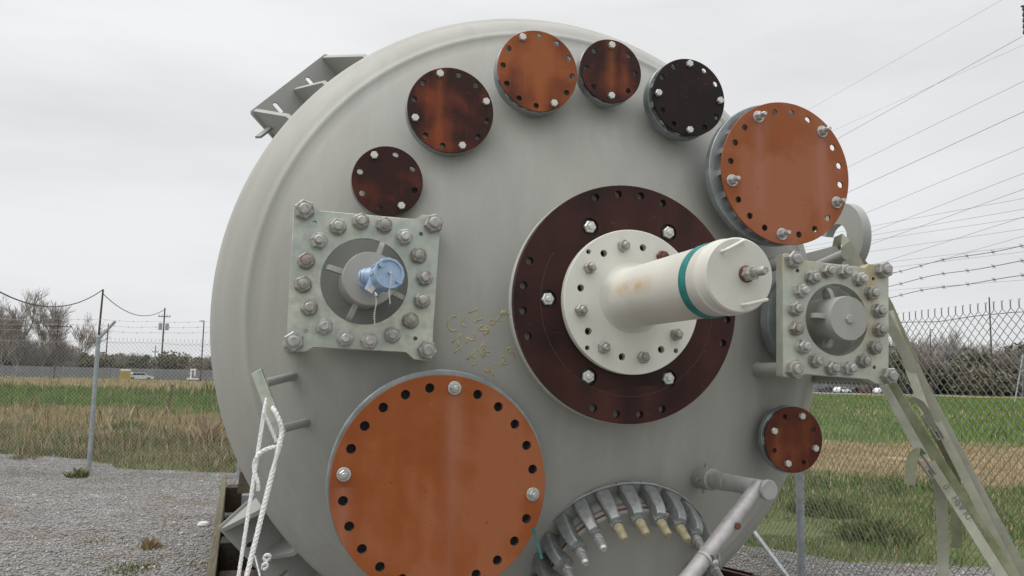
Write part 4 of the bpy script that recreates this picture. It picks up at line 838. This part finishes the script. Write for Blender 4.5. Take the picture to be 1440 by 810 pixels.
def fence_run(a, b, label, posts, post_r, h, wires, arms, wm_, r, tips=True, tens=2.27, pm=None):
    t = thing('chain_link_fence', a, label, 'fence'); u = (b-a).normalized(); nn = Vector((-u.y, u.x, 0)); V, Fc, top = zig(a, b, h-.06, r=r)
    m = np_mesh('mesh_fabric', V-np.array(a), Fc, wm_, 'stuff'); COL.objects.link(m); m.parent = t
    if tips:
        mb = MB()
        for p in top[::2]:
            p = Vector(p); q = p+Vector((0, 0, .035)); mb.tube([p, q], r*1.5, 4, False); mb.tube([q, q+u*.010+Vector((0, 0, .016))], r, 3, False); mb.tube([q, q-u*.010+Vector((0, 0, .016))], r, 3, False)
        o = obj('knuckle_tips', mb, wm_, t, kind='stuff')
    mb = MB(); n = int((b-a).length/.35); mb.tube([a.lerp(b, i/n)+Vector((0, 0, tens+.012*math.sin(i*1.9)+.008*math.sin(i*.7)))+nn*.008 for i in range(n+1)], r*1.25, 5); obj('tension_wire', mb, wm_, t)
    for p, rr_, hh in posts:
        pm_ = MB().tube([p+Vector((0, 0, -.05)), p+Vector((0, 0, hh))], rr_, 18); pm_.tube([p+Vector((0, 0, hh)), p+Vector((0, 0, hh+.03)), p+Vector((0, 0, hh+.045))], [rr_*1.12, rr_*1.12, rr_*.5], 18); po = obj('post', pm_, M['post'], t)
        for z in (.45, 1.1, 1.75): obj('tie_band', MB().tube([p+Vector((0, 0, z)), p+Vector((0, 0, z+.022))], rr_*1.07, 18), M['post'], po)
        if arms: obj('barb_arm', MB().bar(p+Vector((0, 0, hh-.02)), p+arms+Vector((0, 0, hh+.30)), .045, .03), M['post'], po)
    for off, z in wires:
        mb = MB(); pts = []; n = int((b-a).length/.12)
        for i in range(n+1):
            p = a.lerp(b, i/n)+off+Vector((0, 0, z+.010*math.sin(i*.31)+.006*math.sin(i*.83+z*9))); pts.append(p)
        mb.tube(pts, r*1.1, 5)
        for i, p in enumerate(pts):
            if i % 2: continue
            for s_ in (-1, 1): d = (Vector((0, 0, 1))*s_+nn*.7+u*.5*s_).normalized()*.019; mb.tube([p-d, p+d], r*.75, 3, False)
            mb.tube([p-u*.010, p+u*.010], r*1.9, 4)
        obj('barbed_wire', mb, wm_, t)
    return t
ca = VC(1.73, 14.15)
fence_run(VC(-20.5, 14.55), ca, 'far run of chain link fence crossing behind the vessel on the left', [(VC(-7.13+2.56*i, 14.32-.02*i), .036, 2.34) for i in (-5, -4, -3, -2, -1, 0, 1, 2, 3)], .036, 2.345, [(Rh*.1, 2.46), (Rh*.18, 2.555), (Rh*.26, 2.65)], Rh*.27, M['wire'], .0021)
fd = lambda d: VC(3.10-.15*(d-5), d)
rf = fence_run(fd(2.6), ca, 'near run of chain link fence at the right edge of the yard', [(fd(7.75), .036, 2.30), (fd(4.55), .03, 2.34), (fd(10.9), .03, 2.34)], .036, 2.345, [(Rh*.0, 2.485), (Rh*.0, 2.575), (Rh*.0, 2.67)], None, M['wire_dark'], .0025)
pb = fd(7.75); obj('brace_pipe', MB().tube([pb+Vector((-.06, .05, .0)), fd(10.7)+Vector((-.06, 0, 1.15))], .021, 14), M['post'], rf)

# ------------------------------------------------------------------ FAR FENCE, CABINET, CARS, POLES, LINES
k = NT('distant_fence_mesh', .7, .2, .3); tr = k.t.nodes.new('ShaderNodeBsdfTransparent'); ms = k.t.nodes.new('ShaderNodeMixShader'); ms.inputs[0].default_value = .52
k.color((.30, .31, .32)); k.t.links.new(tr.outputs[0], ms.inputs[1]); k.t.links.new(k.b.outputs[0], ms.inputs[2]); k.t.links.new(ms.outputs[0], k.t.nodes['Material Output'].inputs[0]); M['farmesh'] = k.m
fo = rc+rn*14; ff_ = thing('boundary_fence', fo+rd*-120, 'long grey boundary fence beyond the road in the distance', 'fence'); h_ = 2.15
obj('mesh_panel', MB().box(fo+rd*140+Vector((0, 0, h_/2)), rd, rn, (0, 0, 1), 320, .02, h_/2), M['farmesh'], ff_)
mp_ = MesH = None
pm = MB().tube([(0, 0, 0), (0, 0, h_+.2)], .06, 6); pme = mesh_of(pm, 'fence_post', Vector((0, 0, 0))); pme.materials.append(M['post'])
for i in range(60): inst('fence_post', pme, fo+rd*(-120+i*7)+rn*-.06, ff_)
b0 = fo+rd*0
def at_far(px, D): p = PD(px, 500, D); return Vector((p.x, p.y, 0))
c_ = at_far(178, 143); yb = thing('storage_cabinet', c_, 'small yellow cabinet with a white top beyond the left fence', 'cabinet')
obj('cabinet_body', MB().box(c_+Vector((0, 0, .85)), rd, rn, (0, 0, 1), .85, .6, .85), simple('cabinet_yellow', (.36, .29, .06), .5), yb); obj('cabinet_top', MB().box(c_+Vector((0, 0, 1.84)), rd, rn, (0, 0, 1), .8, .55, .12), M['white'], yb); obj('cabinet_door', MB().box(c_+rn*-.62+Vector((0, 0, .85)), rd, rn, (0, 0, 1), .5, .02, .7), simple('cabinet_door_yellow', (.32, .25, .05), .5), yb)
CARM = {}
def car(px, D, rot, col, label, cname, van=False):
    c0 = at_far(px, D); u = Vector((math.cos(rot), math.sin(rot), 0)); v = Vector((-u.y, u.x, 0)); t = thing('parked_car', c0, label, 'car', 'vehicles parked in the distance')
    if cname not in CARM: CARM[cname] = simple('car_paint_'+cname, col, .3, 0, .05)
    fr_ = (c0, u, Vector((0, 0, 1)), u.cross(Vector((0, 0, 1)))); H = 1.9 if van else 1.45
    obj('car_body', MB().prism(fr_, [(-2.2, .35), (2.2, .35), (2.25, .75), (1.2, .95), (.55, H), (-1.3 if not van else -2.1, H), (-1.95 if not van else -2.2, .98), (-2.25, .9)], [], -.85, .85), CARM[cname], t)
    for s_ in (-.86, .86): obj('side_window', MB().prism(fr_, [(-1.5, 1.0), (.95, 1.0), (.5, H-.1), (-1.2, H-.1)], [], s_-.01, s_+.01), M['dark_fill'], t)
    for x in (-1.35, 1.35):
        for s_ in (-.8, .8): obj('wheel', MB().tube([c0+u*x+v*(s_-.1)+Vector((0, 0, .33)), c0+u*x+v*(s_+.1)+Vector((0, 0, .33))], .33, 14), M['dark_fill'], t)
ra = math.atan2(rd.y, rd.x)
car(198, 146, ra+.3, (.6, .62, .64), 'pale silver car parked beyond the fence left of the vessel', 'silver')
car(1163, 200, ra, (.03, .035, .05), 'dark car leftmost of the vehicles seen under the right plate', 'dark'); car(1183, 199, ra+.1, (.75, .76, .78), 'white car second from the left under the right plate', 'white')
car(1204, 203, ra, (.04, .03, .03), 'black car in the middle of the far row under the right plate', 'black'); car(1222, 201, ra, (.10, .04, .035), 'dark red car in the far row under the right plate', 'red', True); car(1238, 199, ra+.2, (.7, .7, .72), 'white car rightmost of the far row, beside the olive strap', 'white')
w0 = at_far(273, 150); wt = thing('pump_machine', w0, 'small white upright machine on a low base by the far fence', 'machine')
obj('machine_base', MB().box(w0+Vector((0, 0, .5)), rd, rn, (0, 0, 1), 1.0, .6, .12), M['white'], wt); obj('machine_tower', MB().box(w0+Vector((-.35, 0, 1.2)), rd, rn, (0, 0, 1), .12, .2, .8).box(w0+Vector((.3, 0, 1.6)), rd, rn, (0, 0, 1), .12, .2, .6).box(w0+Vector((0, 0, 2.15)), rd, rn, (0, 0, 1), .5, .22, .15), M['white'], wt)
M['pole'] = simple('creosoted_pole', (.085, .065, .055), .9, 0, .3, 2)
def pole(px, py, D, label, arm=0, r=.15, extra=None, cat='utility pole', name='utility_pole', lean=0.):
    top = PD(px, py, D); b = Vector((top.x-lean, top.y, 0)); t = thing(name, b, label, cat, 'poles standing in the distance')
    obj('pole_shaft', MB().tube([b, top], [r, r*.72], 10), M['pole'], t)
    if arm:
        for dz in (1.1,): obj('crossarm', MB().bar(top-rd*arm-Vector((0, 0, dz+.6)), top+rd*arm-Vector((0, 0, dz+.6)), .12, .14), M['pole'], t)
        for q in (-.9, -.4, .4, .9): obj('insulator', MB().tube([top+rd*arm*q-Vector((0, 0, 1.66)), top+rd*arm*q-Vector((0, 0, 1.3))], .08, 6), M['post'], t)
    if extra: extra(top, t)
    return top
tops = {}
tops['a'] = pole(145, 407, 118, 'tallest dark pole left of the vessel with a cable tied to its top', 0, .17, lean=.25)
tops['b'] = pole(232, 433, 160, 'pole with a crossarm and two transformer cans left of the vessel', 1.1, .17, lambda p, t: [obj('transformer', MB().tube([p+rd*s_-Vector((0, 0, 4.3)), p+rd*s_-Vector((0, 0, 3.0))], .34, 10), M['post'], t) for s_ in (-.6, .6)] and None)
pole(152.5, 455, 150, 'thin pole just right of the tallest dark pole', 0, .12); pole(287, 451, 150, 'thin dark pole nearest the left edge of the vessel', 0, .13, lambda p, t: obj('lamp_arm', MB().bar(p, p-rd*.8-Vector((0, 0, .1)), .1, .1), M['pole'], t))
pole(219, 486, 220, 'short pole with a crossarm low above the far trees', .8, .13); pole(83, 444, 132, 'pole with a wide crossarm among the bare trees at the left', 1.9, .13)
pole(1391, 418, 185, 'tall thin dark pole rising above the right fence', 0, .20); pole(1308, 463, 200, 'street light on a dark pole above the right tree line', 0, .14, lambda p, t: obj('lamp', MB().lathe((p+rd*.8, Vector((1, 0, 0)), Vector((0, 1, 0)), Vector((0, 0, 1))), [(.05, -.2), (.35, 0), (.3, .2), (.05, .3)], 10), M['white'], t), 'street light', 'street_light')
tp_ = pole(1466, -30, 60, 'power pole with hanging insulators cut off by the right edge', 0, .16); q0 = PD(1439, 8, 60); q1 = PD(1440, 49, 60)
ins = MB().bar(PD(1466, 6, 60), PD(1436, 9, 60), .12, .12); 
for i in range(5): ins.lathe((q0.lerp(q1, (i+.5)/5), Vector((1, 0, 0)), Vector((0, 1, 0)), Vector((0, 0, 1))), [(.05, -.2), (.10, -.06), (.05, .1), (.05, .2)], 8)
tag(obj('insulator_string', ins, M['pole']), 'dark insulator string hanging at the top right edge of the picture', 'insulator')
def cat_line(name, pts, r, label, cat, group, mat):
    tag(obj(name, MB().tube(pts, r, 5), mat), label, cat, group)
def sagline(a, b, sag, n=24): return [a.lerp(b, i/n)+Vector((0, 0, -sag*4*(i/n)*(1-i/n))) for i in range(n+1)]
cat_line('cable', sagline(PD(-70, 362, 70), tops['a'], 3.3), .07, 'heavy drooping cable left of the tallest dark pole', 'cable', None, M['cable'])
cat_line('cable', sagline(tops['a']-Vector((0, 0, .6)), tops['b']-Vector((0, 0, .3)), 2.1), .06, 'heavy drooping cable between the two left poles', 'cable', None, M['cable'])
lines = [(1137,150,1405,0,.6),(1202,179,1438,51,1.2),(1175,178,1340,105,.5),(1193,231,1361,150,1),(1194,266,1440,155,1.5),(1210,299,1440,205,1),(1222,324,1440,241.6,1),(1226,339.5,1440,264,1.1),(1236,367,1440,303,1),(1253,382,1440,330,.8),
         (1222,315,1440,277,.9),(1222,328,1440,292,.9),(1222,335,1440,304,.9),(1222,350.5,1440,320,.9),(1233,367,1440,343.6,.8),(1252,373,1440,352,.8),(1250,405,1364,397,.7)]
ORD = ['first', 'third', 'second', 'fourth', 'fifth', 'sixth', 'seventh', 'eighth', 'ninth', 'tenth', 'first', 'second', 'third', 'fourth', 'fifth', 'sixth', 'seventh']
for i, (x0, y0, x1, y1, wt_) in enumerate(lines):
    dx, dy = x1-x0, y1-y0; ta = (900-x0)/dx; tb = (1437-x0)/dx if i == 1 else (1700-x0)/dx
    a = PD(x0+dx*ta, y0+dy*ta+6, 170); b = PD(x0+dx*tb, y0+dy*tb, 60 if i == 1 else 45)
    # the two ends lie at different distances, so the run stays straight in space
    cat_line('power_line', [a, b], .012*wt_+.003, ORD[i]+' overhead power line down from the top among the '+('steep' if i < 10 else 'flat')+' ones on the right', 'power line', 'overhead power lines on the right', M['powerline'])
for y0, y1, d0 in ((512, 505, 130),): pass

# small pale lattice frame at the right edge
fb_ = PG(1430, 566); D_ = fb_.dot(Fh); D_ = 60; f0_ = at_far(1430, D_); t = thing('metal_frame', f0_, 'pale metal A frame standing at the right edge beyond the fence', 'frame')
obj('leg', MB().tube([PD(1427, 566, D_), PD(1439, 498, D_)], .05, 8), M['post'], t); obj('leg', MB().tube([PD(1450, 566, D_), PD(1439, 498, D_)], .05, 8), M['post'], t); obj('leg', MB().tube([PD(1438, 562, D_+1.2), PD(1439, 498, D_)], .05, 8), M['post'], t); obj('crossbar', MB().tube([PD(1433, 524, D_), PD(1446, 518, D_)], .04, 8), M['post'], t)

# ------------------------------------------------------------------ TREES
bark = simple('grey_bark', (.21, .19, .175), .9, 0, .3, 2); twig = simple('bare_twigs', (.32, .295, .275), .9, 0, .3, 1); twig2 = simple('reddish_twigs', (.29, .245, .22), .9, 0, .3, 1)
LF = [leafmat('leaf_dark', (.075, .09, .055), (.12, .135, .08)), leafmat('leaf_olive', (.125, .13, .075), (.175, .17, .105)), leafmat('leaf_brown', (.17, .145, .11), (.23, .195, .15))]
def bare_tree(seed, H, levels=5, spread=.55, r0=.16, stems=1, kids=3):
    rg = random.Random(seed); tr, cr = MB(), MB()
    def grow(p, d, L_, r, lv):
        n = 3; pts = [p]; rs = [r]; q = d
        for i in range(n):
            q = (q+Vector((rg.gauss(0, .13), rg.gauss(0, .13), rg.gauss(.03, .08)))).normalized(); pts.append(pts[-1]+q*L_/n); rs.append(r*(1-.42*(i+1)/n))
        (tr if lv < 2 else cr).tube(pts, [max(x, .013) for x in rs], 6 if lv < 2 else 3, False)
        if lv >= levels: return
        for j in range(kids+(rg.random() < .5)):
            t = rg.uniform(.35, 1); i = min(int(t*n), n-1); b = pts[i].lerp(pts[i+1], t*n-i); a = rg.uniform(0, 6.28); nd = (q+Vector((math.cos(a), math.sin(a), rg.uniform(-.1, .35)))*spread*rg.uniform(.6, 1.3)).normalized()
            grow(b, nd, L_*rg.uniform(.55, .78), r*.58, lv+1)
        grow(pts[-1], q, L_*.72, r*.6, lv+1)
    for s_ in range(stems): grow(Vector((rg.gauss(0, .25*(stems > 1)), rg.gauss(0, .25*(stems > 1)), 0)), Vector((rg.gauss(0, .12+.12*(stems > 1)), rg.gauss(0, .12), 1)).normalized(), H*.33, r0, 0)
    z = max(p.z for p in cr.v); sc = H/z
    for m in (tr, cr): m.v = [p*sc for p in m.v]
    return tr, cr
def leafy(seed, H, Wd, n=1500, mats=LF, wt=(4, 3, 1), ls=.18):
    r = np.random.default_rng(seed); nc = 16; cc = np.stack([r.normal(0, Wd*.30, nc), r.normal(0, Wd*.30, nc), H*(.25+.6*r.random(nc)**.9)], 1); cc[:, :2] *= (1.15-.75*(cc[:, 2]/H))[:, None]; cr_ = Wd*.19*(.6+.7*r.random(nc))
    i = r.integers(0, nc, n); dv = r.normal(0, 1, (n, 3)); dv /= np.linalg.norm(dv, axis=1)[:, None]; ctr = cc[i]+dv*(cr_[i]*r.random(n)**.4)[:, None]; ctr[:, 2] = np.maximum(.1, ctr[:, 2])
    a = r.normal(0, 1, (n, 3)); a /= np.linalg.norm(a, axis=1)[:, None]; b = np.cross(a, r.normal(0, 1, (n, 3))); b /= np.linalg.norm(b, axis=1)[:, None]; s_ = ls*(.5+r.random(n))[:, None]
    V = np.stack([ctr-a*s_, ctr+b*s_*.55, ctr+a*s_, ctr-b*s_*.55], 1).reshape(-1, 3); Fq = np.arange(4*n).reshape(-1, 4); mi = (r.choice(3, nc, p=np.array(wt)/sum(wt))[i]+(r.random(n) < .2)) % 3
    t = MB()
    for q in range(4): t.tube([(0, 0, 0), tuple(cc[q]*np.array([.5, .5, .55])), tuple(cc[q])], [.09, .06, .03], 5, False)
    return V, Fq, mi, t, mats
protoB = []
for sd_, H, lv, sp, st_, kd in ((1, 9, 5, .5, 1, 2), (2, 8, 5, .6, 2, 2), (3, 10, 5, .45, 1, 3), (7, 6, 4, .75, 4, 3), (9, 7, 4, .6, 3, 3)):
    a, b = bare_tree(sd_, H, lv, sp, .105 if st_ == 1 else .07, st_, kd); ma_, mb2 = mesh_of(a, 'trunk', Vector((0, 0, 0)), 60), mesh_of(b, 'crown', Vector((0, 0, 0)), 60); ma_.materials.append(bark); mb2.materials.append(twig if sd_ % 2 else twig2); protoB.append((ma_, mb2, H))
protoL = []
for sd_, H, W_, wt, n in ((21, 5, 6, (5, 4, 1), 3400), (22, 4, 6, (4, 4, 1), 3400), (23, 6, 5, (6, 3, 1), 3600), (24, 3.4, 6, (2, 4, 3), 3000)):
    V, Fq, mi, t_, mt = leafy(sd_, H, W_, n, wt=wt); oc = np_mesh('crown', V, Fq, None, mi=mi, mats=mt); mt_ = mesh_of(t_, 'trunk', Vector((0, 0, 0))); mt_.materials.append(bark); protoL.append((mt_, oc.data, H)); bpy.data.objects.remove(oc)
rt = random.Random(31)
def plant(px, D, H, proto, label, cat, group, name):
    c = at_far(px, D); t = thing(name, c, label, cat, group); k_ = H/proto[2]; rz = rt.uniform(0, 6.28)
    for nm, me in (('trunk', proto[0]), ('crown', proto[1])):
        o = bpy.data.objects.new(nm, me); COL.objects.link(o); o.parent = t; o.rotation_euler = (0, 0, rz); o.scale = (k_, k_, k_)
def bare_h(y, D, px): return (519-y if px < 720 else 545-y)/FPX*D+1.8
LB = 'tall bare leafless tree standing among the brush at the far left'; LR_ = 'bare leafless tree rising from the tree line behind the right fence'
for px, y, D, pi, LB in ((-26, 405, 152, 0, 'bare leafless tree cut off by the left edge of the picture'), (6, 418, 150, 2, 'bare leafless tree just inside the left edge of the picture'), (22, 404, 156, 0, 'tallest bare leafless tree at the left, under the drooping cable'), (41, 415, 153, 1, 'bare leafless tree between the tallest one and the crossarm pole'), (63, 407, 158, 2, 'tall bare leafless tree just left of the wide crossarm pole'), (96, 438, 160, 1, 'shorter bare tree just right of the wide crossarm pole'), (80, 432, 162, 0, 'bare leafless tree directly behind the wide crossarm pole'), (108, 464, 165, 1, 'small bare tree nearest the tallest dark pole')): plant(px, D, bare_h(y, D, px), protoB[pi], LB, 'tree', 'bare trees at the far left', 'bare_tree')
ORD2 = 'first second third fourth fifth sixth seventh eighth ninth tenth eleventh twelfth thirteenth fourteenth fifteenth sixteenth'.split()
LS = 'twiggy leafless brush growing under the bare trees at the far left'
for i in range(15): px = -60+i*11.5+rt.uniform(-3, 3); D = rt.uniform(156, 172); plant(px, D, bare_h(rt.uniform(452, 485) if px < 95 else rt.uniform(488, 505), D, px), protoB[3+i % 2], LS, 'brush', 'leafless brush at the far left', 'brush')
LH = 'low evergreen bush in the far hedge left of the vessel'
for i in range(34): px = -70+i*13+rt.uniform(-5, 5); D = rt.uniform(165, 190); plant(px, D, bare_h(rt.uniform(494, 508) if px > 95 else rt.uniform(484, 500), D, px), protoL[rt.choice((0, 1, 1, 2, 3))], LH, 'bush', 'bushes in the far left hedge', 'bush')
for i in range(12): px = 110+i*19+rt.uniform(-6, 6); D = rt.uniform(168, 190); plant(px, D, bare_h(rt.uniform(490, 502), D, px), protoB[3+i % 2], 'small leafless tree sticking out of the far hedge left of the vessel', 'tree', 'small bare trees in the far left hedge', 'bare_tree')
LE = 'dense dark evergreen bush in the tree line behind the right fence'
for i in range(40): px = 1130+i*12+rt.uniform(-9, 9); D = rt.uniform(210, 270); plant(px, D, bare_h(rt.choice((rt.uniform(484, 498), rt.uniform(502, 516), rt.uniform(512, 528))), D, px), protoL[rt.choice((0, 1, 2, 3, 3, 1))], LE, 'bush', 'evergreen bushes behind the right fence', 'bush')
for i, (px, y) in enumerate(((1254, 458), (1263, 470), (1272, 480), (1292, 475), (1300, 468), (1318, 482), (1336, 470), (1345, 462), (1352, 470), (1366, 474), (1378, 472), (1386, 480), (1400, 484), (1418, 488), (1430, 478), (1440, 468))):
    plant(px, rt.uniform(225, 250), bare_h(y, 238, px), protoB[(1, 0, 4, 1, 3)[i % 5]], ORD2[i]+' bare tree from the left along the tree line behind the right fence', 'tree', 'bare trees behind the right fence', 'bare_tree')
LT = 'twiggy brown thicket in the tree line behind the right fence'
for i in range(26): px = 1140+i*15+rt.uniform(-8, 8); D = rt.uniform(205, 240); plant(px, D, bare_h(rt.choice((rt.uniform(468, 490), rt.uniform(488, 515))), D, px), protoB[(3, 1, 4, 2)[i % 4]], LT, 'thicket', 'leafless thickets behind the right fence', 'thicket')
# the far-off wood that closes the horizon
n = 26000; lat = nr.uniform(-420, 520, n); d = 330+.41*lat*.6+nr.uniform(-10, 10, n); hh = (5.5+2.2*nz(lat, d*0, .045)+1.3*nz(lat, d*0, .21)); z = nr.random(n)**.8*np.maximum(2., hh)
C_ = lat[:, None]*R2+d[:, None]*F2; C_[:, 2] = z; a = nr.normal(0, 1, (n, 3)); a /= np.linalg.norm(a, axis=1)[:, None]; b = np.cross(a, nr.normal(0, 1, (n, 3))); b /= np.linalg.norm(b, axis=1)[:, None]; s_ = nr.uniform(.4, 1.1, n)[:, None]
V = np.stack([C_-a*s_, C_+b*s_*.6, C_+a*s_, C_-b*s_*.6], 1).reshape(-1, 3); o = np_mesh('distant_woods', V, np.arange(4*n).reshape(-1, 4), None, 'stuff', mi=pick(n, (3, 3, 3)), mats=LF); COL.objects.link(o); tag(o, 'dark far off woods closing the horizon', 'woods', kind='stuff')
